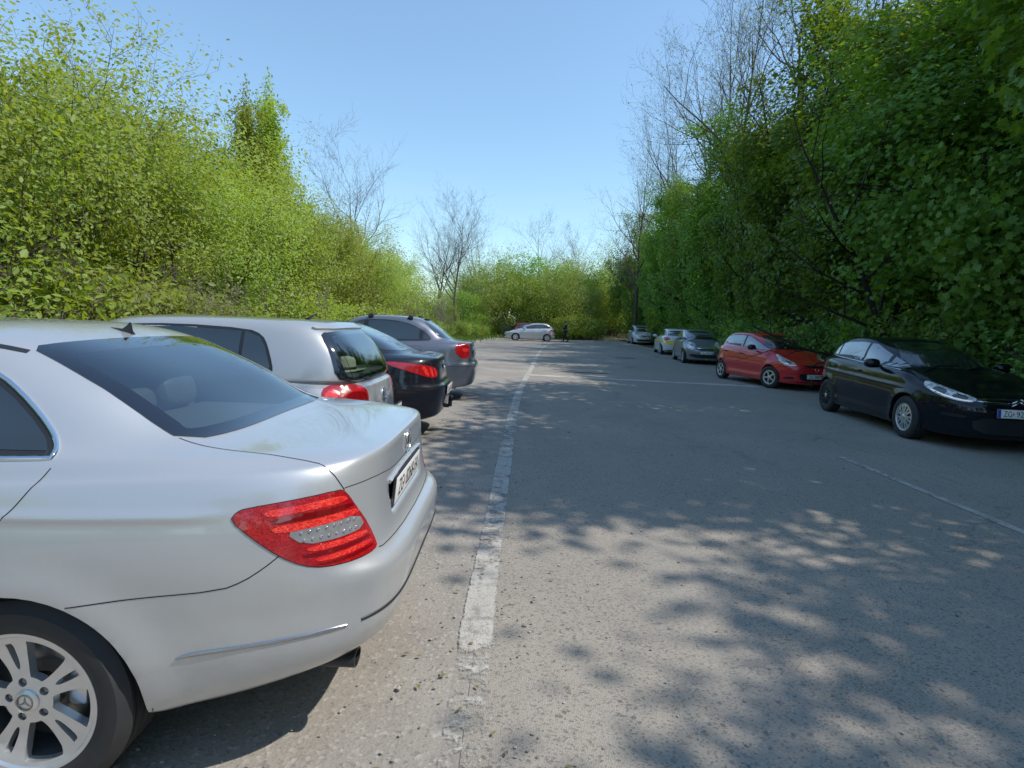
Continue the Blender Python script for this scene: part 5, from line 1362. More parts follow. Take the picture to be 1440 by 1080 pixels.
def grow(r, p, d, length, rad, level, maxlv, lines, tips, bend=.25, up=.15, nb=(5, 5, 4, 3), spread=(45, 50, 50, 50), shrink=.55, first=.3, seg=7):
    """recursive branching; tips collects (point, direction, level) along the thin wood"""
    d = np.array(d, float); d /= np.linalg.norm(d)
    pts = [np.array(p, float)]; dirs = [d]
    for i in range(seg):
        d = d + r.normal(size=3) * bend * .35 + np.array([0, 0, up * .3]); d /= np.linalg.norm(d)
        pts.append(pts[-1] + d * length / seg); dirs.append(d)
    pts = np.array(pts)
    rr = rad * (1 - np.linspace(0, 1, seg + 1) * (.78 if level else .93))
    lines.append((pts, rr, level))
    if level >= maxlv - 1:
        for i in range(1, seg + 1): tips.append((pts[i], dirs[i], level))
    if level < maxlv:
        n = nb[min(level, len(nb) - 1)]
        for j in range(n):
            f = first + (1 - first) * (j + r.uniform(.1, .9)) / n
            if level == 0 and j >= n - 2: f = r.uniform(.85, 1.0)
            x = f * seg; i = min(int(x), seg - 1); q = pts[i] + (pts[i + 1] - pts[i]) * (x - i)
            ax = np.cross(dirs[i], rand_unit(r, 1)[0]); ax /= np.linalg.norm(ax) + 1e-9
            a = R(spread[min(level, len(spread) - 1)] * r.uniform(.6, 1.25))
            nd = dirs[i] * math.cos(a) + ax * math.sin(a)
            L_ = length * shrink * r.uniform(.7, 1.2) * (1.15 - .45 * f if level == 0 else 1)
            grow(r, q, nd, L_, max(rr[i] * .55, .004), level + 1, maxlv, lines, tips, bend * 1.15, up, nb, spread, shrink, .2, max(4, seg - 1))

def proto_tree(seed, h, kind, leaf, lm, bk, size, n_leaf, stems=1, shape=(2.6, .5), trunk_r=.14, maxlv=3, clump=.32, low=.0, up=.5, nb=(9, 5, 4), spread=(52, 48, 45), bare=0.0, fill=.35, up_bend=.15, shrink=.46, first=.15, flat=.7, prune=None, cone=0.0):
    """returns (wood mesh, crown mesh)"""
    r = np.random.default_rng(seed)
    lines, tips = [], []
    for s in range(stems):
        a = 2 * PI * s / max(1, stems) + r.uniform(0, 1)
        lean = .0 if stems == 1 else r.uniform(.15, .6)
        o = np.array([math.cos(a), math.sin(a), 0]) * (.0 if stems == 1 else r.uniform(.1, .5))
        d = np.array([math.cos(a) * lean, math.sin(a) * lean, 1])
        grow(r, o, d, h * r.uniform(.72, .95) * (1 if stems == 1 else r.uniform(.75, 1)), trunk_r * (1 if stems == 1 else .5), 0, maxlv, lines, tips, .25, up_bend, nb, spread, shrink, first, 9)
    wood = tubes_mesh('trunk', lines, bk)
    if n_leaf == 0: return wood, None
    tp = np.array([t[0] for t in tips]); lv = np.array([t[2] for t in tips])
    # spread of leaf clumps round the twigs
    idx = r.integers(0, len(tp), int(n_leaf * (1 - fill)))
    pos = tp[idx] + r.normal(size=(len(idx), 3)) * clump * np.array([1, 1, flat])
    pos[:, 2] -= (1 - flat) * .35 * np.hypot(*(pos - tp[idx])[:, :2].T)
    # filler: lumpy outer skin of the crown so it closes where the twigs are thin
    nf = n_leaf - len(idx)
    nc = 46
    cen = np.array([0, 0, h * (.5 + low * .5)])
    cl = rand_unit(r, nc); rad = np.array([shape[0], shape[0], h * shape[1]])
    cc = cen + cl * rad * r.uniform(.45, 1.0, nc)[:, None] ** .6; cs = r.uniform(.35, .75, nc) * shape[0] * .42
    top = np.percentile(tp[:, 2], 97)
    cc[:, 2] = np.minimum(cc[:, 2], top - cs * .6)
    rr_ = np.hypot(cc[:, 0], cc[:, 1]); lim = np.percentile(np.hypot(tp[:, 0], tp[:, 1]), 92); cc[:, :2] *= np.minimum(1, lim / np.maximum(rr_, .01))[:, None]
    k = r.integers(0, nc, nf)
    dv = rand_unit(r, nf); pf = cc[k] + dv * cs[k][:, None] * (r.uniform(.3, 1, nf)[:, None] ** .5)
    pos = np.concatenate([pos, pf]); pos = pos[pos[:, 2] > .15]
    if cone: pos[:, :2] *= np.clip(1.15 - cone * (pos[:, 2:3] / (h * 1.02)) ** 1.3, .10, 1.2)
    if prune: pos = pos[np.hypot(pos[:, 0], pos[:, 1]) < prune[0] + prune[1] * np.maximum(0, pos[:, 2])]; pos = pos[pos[:, 2] < h * 1.08]
    out = (pos - cen) / np.linalg.norm(pos - cen, axis=1)[:, None] * .55
    V, F, t = leaves_np(r, pos, size, leaf, up, out)
    return wood, crown_mesh('crown', V, F, t, lm)

def plant(name, proto, loc, s, rz, label, cat, group, sz=1.0, crown='crown', trunk='trunk', tilt=0.0):
    o = empty(name, loc, rz); o.scale = (s, s, s * sz)
    if tilt: o.rotation_euler = (tilt, tilt * .6, rz)
    tag(o, label, cat, group)
    w, c = proto
    t = bpy.data.objects.new(trunk, w); COL.objects.link(t); t.parent = o
    if c is not None:
        k = bpy.data.objects.new(crown, c); COL.objects.link(k); k.parent = o
    return o

prng = np.random.default_rng(11)
def U(a, b): return float(prng.uniform(a, b))

# prototypes
P_SHRUB = [proto_tree(21 + i, 6.0, 'shrub', 'oval', LM[m], BK['brown'], .088, 21000, stems=6, shape=(2.3, .46), trunk_r=.11, clump=.19, nb=(9, 5, 3), spread=(50, 50, 50), fill=.42, low=.02) for i, m in enumerate(('bright', 'yellow', 'bright'))]
P_COL = [proto_tree(31, 9.0, 'tree', 'oval', LM['yellow'], BK['brown'], .11, 15000, stems=1, cone=.88, shape=(1.2, .50), trunk_r=.16, clump=.27, nb=(30, 4, 3), spread=(38, 45, 45), shrink=.26, fill=.08)]
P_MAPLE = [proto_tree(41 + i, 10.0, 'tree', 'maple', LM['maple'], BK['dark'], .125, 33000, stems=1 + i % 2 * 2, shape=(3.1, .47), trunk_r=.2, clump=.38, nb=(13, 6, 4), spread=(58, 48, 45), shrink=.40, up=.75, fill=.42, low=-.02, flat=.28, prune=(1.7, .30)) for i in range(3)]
P_PALE = [proto_tree(47, 8.0, 'tree', 'maple', LM['maple_pale'], BK['grey'], .10, 14000, stems=2, shape=(2.4, .42), trunk_r=.15, clump=.34, nb=(10, 5, 3), spread=(70, 50, 45), up=.8, fill=.1, low=.1, flat=.25)]
P_DEEP = [proto_tree(51, 9.0, 'tree', 'oval', LM['deep'], BK['dark'], .17, 11000, stems=1, shape=(2.6, .46), trunk_r=.18, clump=.40, fill=.45)]
P_MID = [proto_tree(53 + i, 6.5, 'tree', 'oval', LM[m], BK['brown'], .13, 12000, stems=3, shape=(2.7, .47), trunk_r=.14, clump=.36, fill=.45) for i, m in enumerate(('mid', 'olive', 'bright'))]
P_BARE = [proto_tree(61 + i, 12.0, 'bare', 'oval', None, BK['brown'], .1, 0, stems=1, trunk_r=.14, maxlv=4, nb=(14, 8, 6, 4), spread=(42, 42, 42, 40), shrink=.47, first=.28, up_bend=.22) for i in range(3)]
P_BARE.append(proto_tree(67, 12.0, 'bare', 'oval', None, BK['brown'], .1, 0, stems=1, trunk_r=.14, maxlv=4, nb=(8, 5, 4, 3), spread=(38, 42, 42, 40), shrink=.42, first=.3, up_bend=.25))
P_BUD = [proto_tree(71, 13.0, 'bare', 'oval', LM['olive'], BK['brown'], .07, 1700, stems=1, trunk_r=.15, maxlv=4, nb=(14, 7, 5, 4), spread=(42, 42, 42, 40), shrink=.45, first=.22, up_bend=.22, clump=.15, fill=0)]
P_TWIG = [proto_tree(81 + i, 2.6, 'bush', 'oval', LM['dry'], BK['grey'], .06, 500, stems=10, trunk_r=.05, maxlv=3, nb=(7, 5, 3), spread=(55, 50, 50), clump=.1, fill=0) for i in range(2)]
P_LOW = [proto_tree(91 + i, 1.5, 'bush', 'oval', LM[m], BK['brown'], .075, 3800, stems=6, shape=(.95, .42), trunk_r=.035, clump=.16, fill=.5) for i, m in enumerate(('bright', 'mid', 'maple'))]

G_LB, G_RB, G_FAR, G_BARE = 'bright shrubs of the left bank', 'dark maples of the right bank', 'green thicket at the far end', 'leafless trees above the thickets'
LB, RB, LBR, FAR = [], [], [], []
# left bank: a thicket of tall bright shrubs, front row and back row
for (x, y, s) in ((-8.6, 3.2, .98), (-9.6, 5.2, 1.06), (-8.9, 7.4, 1.0), (-9.4, 9.6, 1.05), (-8.9, 11.8, 1.02), (-9.4, 14.0, 1.08), (-8.9, 16.3, 1.06), (-9.2, 18.8, 1.10), (-8.8, 21.4, 1.10), (-8.7, 24.2, 1.12), (-8.6, 27.3, 1.08), (-8.4, 30.6, 1.05), (-8.6, 33.8, 1.0), (-8.4, 37.2, 1.0),
                  (-12.6, 3.6, 1.22), (-12.8, 7.0, 1.22), (-12.9, 10.3, 1.24), (-12.6, 13.6, 1.24), (-12.4, 17.0, 1.22), (-12.0, 20.6, 1.22), (-11.6, 24.4, 1.24), (-11.4, 28.4, 1.24), (-11, 32.6, 1.2), (-10.4, 40.5, 1.15),
                  (-16.5, 6, 1.45), (-16.5, 11.5, 1.45), (-16.2, 17, 1.45), (-15.8, 23, 1.4), (-15, 29, 1.4)):
    k = len(LB) % 3
    LB.append(plant('leafy_shrub', P_SHRUB[k], (x + U(-.3, .3), y + U(-.3, .3), -.05), s * U(.92, 1.10), U(0, 6.3),
        'unseen tall green shrub added behind the camera for the reflections in the cars', 'shrub', G_LB, U(.95, 1.08)))
for x, y, s, lab in ((-15.9, 26.0, 1.10, 'dark green tree rising behind the left thicket, the left one of two'), (-14.2, 26.8, 1.02, 'dark green tree rising behind the left thicket, next to the slender pointed trees')): plant('dark_tree', P_DEEP[0], (x, y, 0), s, 1.0 + s, lab, 'tree', None)
for x, y, s, z, lab in ((-10.2, 24.6, 1.10, 1.34, 'taller slender pointed yellow green tree above the left thicket'), (-10.6, 23.4, .98, 1.40, 'shorter slender tree just left of the taller pointed one')): plant('slender_tree', P_COL[0], (x, y, 0), s, 2.0 + z, lab, 'tree', None, z)
for i in range(8):
    plant('dry_bush', P_TWIG[i % 2], (-7.2 + U(-.5, .5), 3 + i * 2.0 + U(-.5, .5), -.05), U(.75, 1.1), U(0, 6), 'tangle of dry brown twigs under the bright shrubs on the left', 'bush', 'dry twigs under the left thicket', trunk='twigs', crown='dry_leaves')
for (x, y, s, p, lab) in ((-13.9, 19, .95, 3, 'leafless tree with dark branches above the far left edge of the thicket'), (-16.0, 23.4, .86, 3, 'small leafless tree poking out above the left thicket'),
                     (-10.8, 36, 1.0, 0, 'rounded leafless tree right of the slender pointed trees'), (-4.9, 47, .93, 1, 'tall forked leafless tree standing over the far thicket, left of the sky gap'), (-6.4, 48.5, .82, 2, 'thin leafless tree just left of the tall forked one'),
                     (-3.0, 66, 1.0, 0, 'faint leafless tree behind the far thicket'), (1.5, 70, 1.1, 1, 'faint leafless tree behind the far thicket'), (7.5, 68, .95, 2, 'faint leafless tree behind the far thicket'), (-6, 68, .9, 1, 'faint leafless tree behind the far thicket')):
    plant('bare_tree', P_BARE[p], (x, y, 0), s, (y * 1.3) % 6.28, lab, 'tree', G_BARE if 'faint' in lab or 'far left' in lab else None, trunk='trunk')
prng = np.random.default_rng(1234)
# right bank: wall of dark maples; the front row hangs over the parked cars
for (x, y, s) in ((9.8, 1.0, .90), (10.1, 4.2, 1.10), (9.6, 6.6, 1.3), (10.0, 9.6, 1.24), (9.8, 13.2, 1.06), (10.4, 16.6, 1.06), (10.2, 20, 1.0), (10.9, 23.6, 1.0), (11.3, 27.4, 1.0), (11.3, 31.4, 1.0), (11.3, 35.6, 1.0), (11.5, 40, 1.0), (12.2, 45, 1.0), (13.3, 50.5, 1.0), (12.6, 56, 1.02), (12.4, 61.5, 1.05),
                  (13.6, 2.4, 1.3), (13.8, 6.6, 1.3), (13.8, 11, 1.3), (14.2, 15.4, 1.28), (14.4, 20, 1.25), (14.8, 25, 1.2), (15.6, 30, 1.2), (16.4, 36, 1.15), (17.4, 42, 1.12), (18, 49, 1.1), (18.4, 57, 1.1)):
    k = len(RB) % 3
    RB.append(plant('maple_tree', P_MAPLE[k], (x + (.55 if x < 12.5 else .3) + U(-.2, .2), y + U(-.4, .4), -.05), s * U(.96, 1.05), U(0, 6.3), 'unseen maple added behind the camera for the reflections in the cars', 'tree', G_RB, U(.97, 1.05) * (1.0 if y < 15 else 1.22)))
for x, y, s in ((9.9, 5.2, 1.0), (10.2, 2.4, 1.05)): plant('pale_maple', P_PALE[0], (x, y, .8), s, U(0, 6), 'paler maple with young leaves hanging over at the upper right', 'tree', 'pale young maples at the upper right')
for i in range(34):
    y = 1.5 + i * 1.75
    plant('low_bush', P_LOW[2 if i % 3 else 1], (9.0 + .045 * max(0, y - 10) + (0.9 if y > 24 else 0) + U(-.3, .3) + (1.2 if y > 34 else 0), y, -.05), U(1.0, 1.5), U(0, 6), 'low dark bush at the foot of the right tree wall', 'bush', 'low bushes under the right trees', crown='leaves', trunk='stems')
for (x, y, s) in ((13.2, 22.5, 1.45), (14.2, 26.5, 1.6), (11.8, 31, 1.55), (13.4, 29, 1.6), (12.4, 36, 1.6), (13.4, 42, 1.55), (12.3, 47, 1.45), (10.8, 50.5, 1.3), (12, 56, 1.15)):
    plant('budding_tree', P_BUD[0], (x, y, 0), s, U(0, 6), 'tall thin tree with first buds rising above the right tree wall', 'tree', 'tall budding trees above the right bank', trunk='trunk', crown='buds')
# far end
for (x, y, s, k) in ((-8.4, 34.6, .62, 2), (-9.2, 38, .72, 0), (-8.0, 42, .62, 0), (-10.5, 43, .95, 2), (-6.2, 46.5, .62, 1), (-5.0, 51.5, .82, 0), (-3.4, 55, 1.0, 1), (-1.2, 56.5, 1.15, 2), (1.4, 57.5, 1.2, 0), (4.0, 58.5, 1.15, 2), (6.6, 60.5, 1.05, 1), (9.0, 65, 1.0, 2), (12, 68, 1.1, 0), (-7.5, 57, 1.0, 2), (.5, 64, 1.45, 0), (4.5, 66, 1.4, 1), (-4.5, 64, 1.2, 0), (8.5, 72, 1.3, 0), (-12, 52, 1.1, 1), (15, 74, 1.4, 0), (2.6, 63, 1.62, 0), (20, 70, 1.5, 0), (11.5, 76, 1.3, 2), (9.2, 68.5, 1.45, 2), (7.2, 66, 1.35, 1), (11.2, 71, 1.6, 0), (13.6, 73, 1.7, 2), (-2.5, 60.5, 1.3, 1)):
    FAR.append(plant('thicket_tree', P_MID[k], (x, y, -.05), s * U(.95, 1.05), U(0, 6.3), 'rounded bushy tree in the sunlit thicket closing the far end', 'tree', G_FAR, U(.92, 1.05)))
for i in range(16):
    y = 33 + i * 1.6
    plant('low_bush', P_LOW[i % 2], (-7.0 + .42 * (i - 4 if i > 4 else 0) + U(-.4, .4), y, -.05), U(.7, 1.2), U(0, 6), 'low sunlit bush at the edge of the far parking area', 'bush', 'low bushes round the far parking area', crown='leaves', trunk='stems')
for x, y, s in ((-7.2, 37.2, 1.5), (-6.2, 44.2, 1.3), (-7.6, 34, 1.3)): plant('dry_bush', P_TWIG[1], (x, y, 0), s, U(0, 6), 'mound of pale dry twigs among the far left bushes', 'bush', 'pale dry mounds at the far left', trunk='twigs', crown='dry_leaves')

for i in range(10):
    plant('low_bush', P_LOW[0], (-7.3 + U(-.4, .4), 7.5 + i * 2.3, -.05), U(1.2, 1.7), U(0, 6), 'leafy low bush filling the foot of the left thicket', 'bush', 'leafy low bushes under the left thicket', crown='leaves', trunk='stems')
for x, y, s in ((4.9, 54.6, 1.7), (6.2, 55.2, 1.9), (7.6, 56.5, 1.7)): plant('low_bush', P_LOW[0], (x, y, -.05), s, U(0, 6), 'bright low bush behind the walking person', 'bush', 'bright low bushes behind the walking person', crown='leaves', trunk='stems')

# unseen trees added behind the camera, for what the cars nearby mirror
for x, y, s in ((10.4, -3, 1.0), (10.2, -7.5, 1.05), (10.6, -12, 1.0), (4.5, -17, 1.05), (-1, -18.5, 1.0)): plant('maple_tree', P_MAPLE[0], (x, y, -.05), s, U(0, 6.3), 'unseen maple added behind the camera for the reflections in the cars', 'tree', G_RB)
for x, y, s in ((-9.2, -1.5, 1.0), (-9.4, -6, 1.1), (-7, -14, 1.1)): plant('leafy_shrub', P_SHRUB[0], (x, y, -.05), s, U(0, 6.3), 'unseen tall green shrub added behind the camera for the reflections in the cars', 'shrub', G_LB)
# ------------------------------------------------------------------ ground
def ground_mat(name, kind):
    m, nt, N, L, b = new_mat(name); setp(b, rough=.9, spec=.25)
    tc = N.new('ShaderNodeTexCoord'); co = tc.outputs['Object']
    def noise(s, d=4, ro=.6, off=(0, 0, 0), sc=(1, 1, 1)):
        mp = N.new('ShaderNodeMapping'); mp.inputs['Location'].default_value = off; mp.inputs['Scale'].default_value = sc; L.new(co, mp.inputs[0])
        n = N.new('ShaderNodeTexNoise'); n.inputs['Scale'].default_value = s; n.inputs['Detail'].default_value = d; n.inputs['Roughness'].default_value = ro
        L.new(mp.outputs[0], n.inputs['Vector']); return n.outputs['Fac']
    def rng_(v, a, b_, c=0, d=1):
        r_ = N.new('ShaderNodeMapRange'); r_.inputs['From Min'].default_value = a; r_.inputs['From Max'].default_value = b_; r_.inputs['To Min'].default_value = c; r_.inputs['To Max'].default_value = d
        L.new(v, r_.inputs['Value']); return r_.outputs[0]
    def mix(f, A, B, mode='MIX'):
        x = N.new('ShaderNodeMix'); x.data_type = 'RGBA'; x.blend_type = mode
        if hasattr(f, 'links'): L.new(f, x.inputs['Factor'])
        else: x.inputs['Factor'].default_value = f
        for i, v in (('A', A), ('B', B)):
            if hasattr(v, 'links'): L.new(v, x.inputs[i])
            else: x.inputs[i].default_value = (*v, 1)
        return x.outputs['Result']
    def mul(a, c):
        x = N.new('ShaderNodeMath'); x.operation = 'MULTIPLY'
        for i, v in enumerate((a, c)):
            if hasattr(v, 'links'): L.new(v, x.inputs[i])
            else: x.inputs[i].default_value = v
        return x.outputs[0]
    def vor(s, feat='F1', out='Color', rnd=1.0):
        v = N.new('ShaderNodeTexVoronoi'); v.inputs['Scale'].default_value = s; v.feature = feat; v.inputs['Randomness'].default_value = rnd; L.new(co, v.inputs['Vector']); return v.outputs[out]
    def sep(c):
        s_ = N.new('ShaderNodeSeparateColor'); L.new(c, s_.inputs[0]); return s_.outputs[0]
    if kind == 'asphalt':
        stones = sep(vor(130)); d = vor(130, 'F1', 'Distance'); big = sep(vor(60))
        c = mix(rng_(noise(.7, 6), .3, .75), (.252, .222, .180), (.348, .307, .247))
        c = mix(rng_(noise(.16, 5, .6, (4, 0, 0)), .42, .62), c, (.268, .237, .190))
        c = mix(mul(rng_(stones, .72, .97), .6), c, (.055, .054, .056))              # dark chippings
        c = mix(mul(rng_(stones, .22, .0), .75), c, (.34, .32, .29))               # pale chippings
        c = mix(mul(rng_(big, .95, 1.0), .6), c, (.045, .043, .046))
        c = mix(mul(rng_(noise(2.2, 7, .65, (0, 9, 0)), .55, .72), .35), c, (.30, .27, .23))   # dust
        c = mix(mul(rng_(noise(.5, 8, .7, (7, 3, 0), (1, .35, 1)), .60, .66), .5), c, (.115, .112, .11))  # stains
        wv = N.new('ShaderNodeTexNoise'); wv.inputs['Scale'].default_value = 2.2; wv.inputs['Detail'].default_value = 6; L.new(co, wv.inputs['Vector'])
        va = N.new('ShaderNodeVectorMath'); va.operation = 'MULTIPLY_ADD'; va.inputs[1].default_value = (.55, .55, 0); L.new(wv.outputs['Color'], va.inputs[0]); L.new(co, va.inputs[2])
        cv = N.new('ShaderNodeTexVoronoi'); cv.feature = 'DISTANCE_TO_EDGE'; cv.inputs['Scale'].default_value = .33; L.new(va.outputs[0], cv.inputs['Vector'])
        ck = mul(rng_(cv.outputs['Distance'], .006, .0015), rng_(noise(.3, 3, .5, (1, 6, 0)), .50, .60))
        c = mix(mul(ck, .4), c, (.08, .077, .072))
        c = mix(mul(rng_(noise(.45, 2, .5, (5, 2, 0), (2.4, .12, 1)), .5, .72), .30), c, (.32, .30, .265))   # polished wheel tracks
        h = N.new('ShaderNodeMath'); h.operation = 'ADD'; L.new(d, h.inputs[0]); L.new(noise(60, 3), h.inputs[1])
        bs, bd = .55, .006
    elif kind == 'lot':
        stones = sep(vor(70)); d = vor(70, 'F1', 'Distance'); fine = sep(vor(170))
        c = mix(rng_(noise(.9, 7, .65), .3, .72), (.23, .203, .170), (.36, .325, .275))
        c = mix(rng_(noise(.35, 6, .6, (3, 5, 0)), .5, .66), c, (.175, .163, .146))
        c = mix(mul(rng_(fine, .7, 1), .4), c, (.08, .074, .066))
        c = mix(mul(rng_(stones, .84, .99), .5), c, (.44, .41, .36))
        c = mix(mul(rng_(stones, .10, .0), .45), c, (.10, .094, .086))
        h = N.new('ShaderNodeMath'); h.operation = 'ADD'; L.new(d, h.inputs[0]); L.new(noise(35, 5, .7), h.inputs[1])
        bs, bd = .5, .004
    elif kind == 'line':
        stones = sep(vor(130)); d = vor(130, 'F1', 'Distance')
        c = mix(rng_(noise(3, 7, .7), .3, .75), (.40, .375, .325), (.52, .49, .43))
        c = mix(mul(rng_(stones, .72, .95), .5), c, (.16, .15, .14))
        worn = rng_(noise(5, 8, .75, (2, 2, 0)), .50, .60)
        c = mix(mul(worn, .8), c, (.20, .185, .165))
        h = N.new('ShaderNodeMath'); h.operation = 'ADD'; L.new(d, h.inputs[0]); L.new(noise(40, 4), h.inputs[1])
        bs, bd = .5, .006
    else:  # soil
        c = mix(rng_(noise(1.3, 7, .65), .3, .7), (.075, .058, .038), (.14, .115, .08))
        c = mix(rng_(noise(.6, 5, .6, (8, 1, 0)), .45, .6), c, (.05, .075, .018))
        h = N.new('ShaderNodeMath'); h.operation = 'ADD'; L.new(noise(9, 8, .7), h.inputs[0]); L.new(noise(40, 4), h.inputs[1])
        bs, bd = .9, .05
    if kind == 'line':
        at = N.new('ShaderNodeAttribute'); at.attribute_name = 'tint'
        er = N.new('ShaderNodeMath'); er.operation = 'MULTIPLY_ADD'; er.inputs[1].default_value = .55; L.new(at.outputs['Fac'], er.inputs[0]); L.new(noise(9, 9, .8, (3, 1, 0)), er.inputs[2])
        L.new(rng_(er.outputs[0], .80, .70), b.inputs['Alpha'])
    L.new(c, b.inputs['Base Color'])
    bp = N.new('ShaderNodeBump'); bp.inputs['Strength'].default_value = bs; bp.inputs['Distance'].default_value = bd
    L.new(h.outputs[0], bp.inputs['Height']); L.new(bp.outputs['Normal'], b.inputs['Normal'])
    return m

GM = dict(asphalt=ground_mat('old_asphalt', 'asphalt'), lot=ground_mat('gravelly_lot', 'lot'), line=ground_mat('worn_road_paint', 'line'), soil=ground_mat('soil', 'soil'), plain=mat('far_line_paint', (.42, .40, .36), .9, noise=.3, nscale=6))

def sheet(name, left, right, z, m, kind='structure', wob=0.0):
    """strip between two polylines of equal length"""
    n = len(left); V = []; r = random.Random(5)
    for (a, b) in zip(left, right): V += [(a[0] + r.uniform(-wob, wob), a[1], z), (b[0] + r.uniform(-wob, wob), b[1], z)]
    F = [(2 * i, 2 * i + 1, 2 * i + 3, 2 * i + 2) for i in range(n - 1)]
    o = mesh_np(name, V, F, m, None, False); tag(o, kind=kind); return o

# terrain: flat under the parking place, rising into wooded banks on both sides and at the end
gx = np.concatenate([np.linspace(-400, -40, 10), np.linspace(-32, 32, 65), np.linspace(40, 400, 10)])
gy = np.concatenate([np.linspace(-300, -20, 8), np.linspace(-12, 100, 75), np.linspace(120, 900, 10)])
def terr(x, y):
    bend = .0022 * max(0, y - 22) ** 1.7
    rb = max(0, x - (10.2 + bend)) ; lb = max(0, -9.5 - x); fb = max(0, y - 62 - .8 * max(0, x - 6)) if x < 25 else 0
    h = 9 * (1 - math.exp(-max(0, rb - 2) / 9)) * .75 + 3.0 * (1 - math.exp(-lb / 8)) + 2.0 * (1 - math.exp(-fb / 8))
    return h + .10 * math.sin(x * .9) * math.sin(y * .7) * min(1, max(rb, lb, fb) / 3)
V = [(x, y, terr(x, y) - .012) for y in gy for x in gx]; nx = len(gx)
F = [(j * nx + i, j * nx + i + 1, (j + 1) * nx + i + 1, (j + 1) * nx + i) for j in range(len(gy) - 1) for i in range(nx - 1)]
g = mesh_np('ground', V, F, GM['soil'], None, True); tag(g, kind='structure')

# centre path of the edge line (left border of the road): straight, then bending right
EDGE = [(-.125, -14), (-.135, 0), (-.13, 1.8), (-.125, 2.7), (-.095, 4), (.015, 8.5), (.16, 12), (.37, 15.1), (.72, 20), (1.05, 25), (1.52, 31), (2.05, 36.5), (2.75, 41), (4.0, 47), (6.2, 54), (10, 62), (16, 70)]
ex = pchip([(y, x) for x, y in EDGE])
ys = np.concatenate([np.arange(-14, 40, 1.0), np.arange(40, 71, 2.0)])
sheet('parking_lot', [(-7.6 + (.17 * max(0, y - 33) if y < 60 else 4.6), y) for y in ys if y <= 56], [(float(ex(y)) + .02, y) for y in ys if y <= 56], .0, GM['lot'], wob=.02)
sheet('road', [(float(ex(y)), y) for y in ys], [(9.0 + .0022 * max(0, y - 22) ** 1.75 + .02 * max(0, y - 12), y) for y in ys], .004, GM['asphalt'])
# road markings: worn paint, eaten away towards its edges (tint: 0 in the middle, 1 at the rim or where the paint has gone)
r_ = random.Random(3)
def line(name, path, hw, z, wear):
    V, F, T = [], [], []
    for k, (x, y) in enumerate(path):
        for j, u in enumerate((-1.25, -.85, 0, .85, 1.25)):
            V.append((x + u * hw, y, z)); T.append(min(1.6, (abs(u) > 1) * 1.0 + wear(y)))
    for i in range(len(path) - 1):
        for j in range(4): F.append((5 * i + j, 5 * i + j + 1, 5 * i + j + 6, 5 * i + j + 5))
    me = crown_mesh(name, np.array(V), np.array(F), np.array(T), GM['line'])
    o = bpy.data.objects.new(name, me); COL.objects.link(o); tag(o, kind='structure')
line('edge_line_marking', [(float(ex(y)), y) for y in np.arange(.3, 41, .15)], .083, .009, lambda y: (.30 if y < 2.45 else .0) + .12 * math.sin(y * 1.9) * (y < 9) + .29)
line('parking_bay_line', [(4.06, y) for y in np.arange(-6, 6.8, .15)], .046, .009, lambda y: .22 + .1 * math.sin(y * 2.3))
o = mesh_np('far_line_marking', [(2.75, 41.2, .0095), (2.95, 41.5, .0095), (4.7, 37.3, .0095), (4.5, 37.1, .0095)], [(0, 3, 2, 1)], GM['plain'], None, False); tag(o, kind='structure')
# pale resurfacing joint across the road and darker newer strip before it
seam = mat('pale_asphalt_joint', (.44, .41, .36), .95, noise=.3, nscale=6, bump=.3)
V = []; F = []
xs = np.linspace(.42, 8.9, 40)
for x in xs: yy = 16.15 - (x - .42) * .165; V += [(x, yy - .16 + r_.uniform(-.07, .07), .0080), (x, yy + .20 + r_.uniform(-.1, .1), .0080)]
for i in range(len(xs) - 1): F.append((2 * i, 2 * i + 2, 2 * i + 3, 2 * i + 1))
o = mesh_np('asphalt_joint', V, F, seam, None, False); tag(o, kind='structure')
tar = mat('tar_patch', (.045, .044, .044), .85, noise=.4, nscale=8)
for k, (cx, cy, rx, ry) in enumerate(((2.36, 17.6, .75, .22), (5.3, 26.6, .55, .35))):
    V = [(cx, cy, .0095)] + [(cx + rx * math.cos(t) * r_.uniform(.75, 1.1), cy + ry * math.sin(t) * r_.uniform(.75, 1.1), .0095) for t in np.linspace(0, 2 * PI, 24, endpoint=False)]
    o = mesh_np('tar_patch', V, [(0, i, i % 24 + 1) for i in range(1, 25)], tar, None, False); tag(o, kind='structure')
# loose gravel
r = np.random.default_rng(4)
n = 5200
px = np.concatenate([r.uniform(-4.2, .15, int(n * .75)), r.uniform(-.2, 7, n - int(n * .75))]); py = r.uniform(.9, 13, n) ** 1.0
sz = r.uniform(.0025, .008, n) * (1 + (r.uniform(0, 1, n) > .97) * 1.2)
ico = bmesh.new(); bmesh.ops.create_icosphere(ico, subdivisions=1, radius=1); iv = np.array([v.co for v in ico.verts]); if_ = np.array([[v.index for v in f.verts] for f in ico.faces]); ico.free()
V = []; 
sc = np.stack([sz * r.uniform(.7, 1.4, n), sz * r.uniform(.7, 1.4, n), sz * r.uniform(.4, .8, n)], 1)
V = iv[None] * sc[:, None] * r.uniform(.8, 1.15, (n, len(iv), 1)) + np.stack([px, py, np.full(n, .007) + sz * .3], 1)[:, None]
F = (if_[None] + (np.arange(n) * len(iv))[:, None, None]).reshape(-1, 3)
pm, nt, N, L, b = new_mat('pebbles'); setp(b, rough=.85)
geo = N.new('ShaderNodeNewGeometry'); mx = N.new('ShaderNodeMix'); mx.data_type = 'RGBA'; mx.inputs['A'].default_value = (.17, .155, .135, 1); mx.inputs['B'].default_value = (.42, .38, .33, 1)
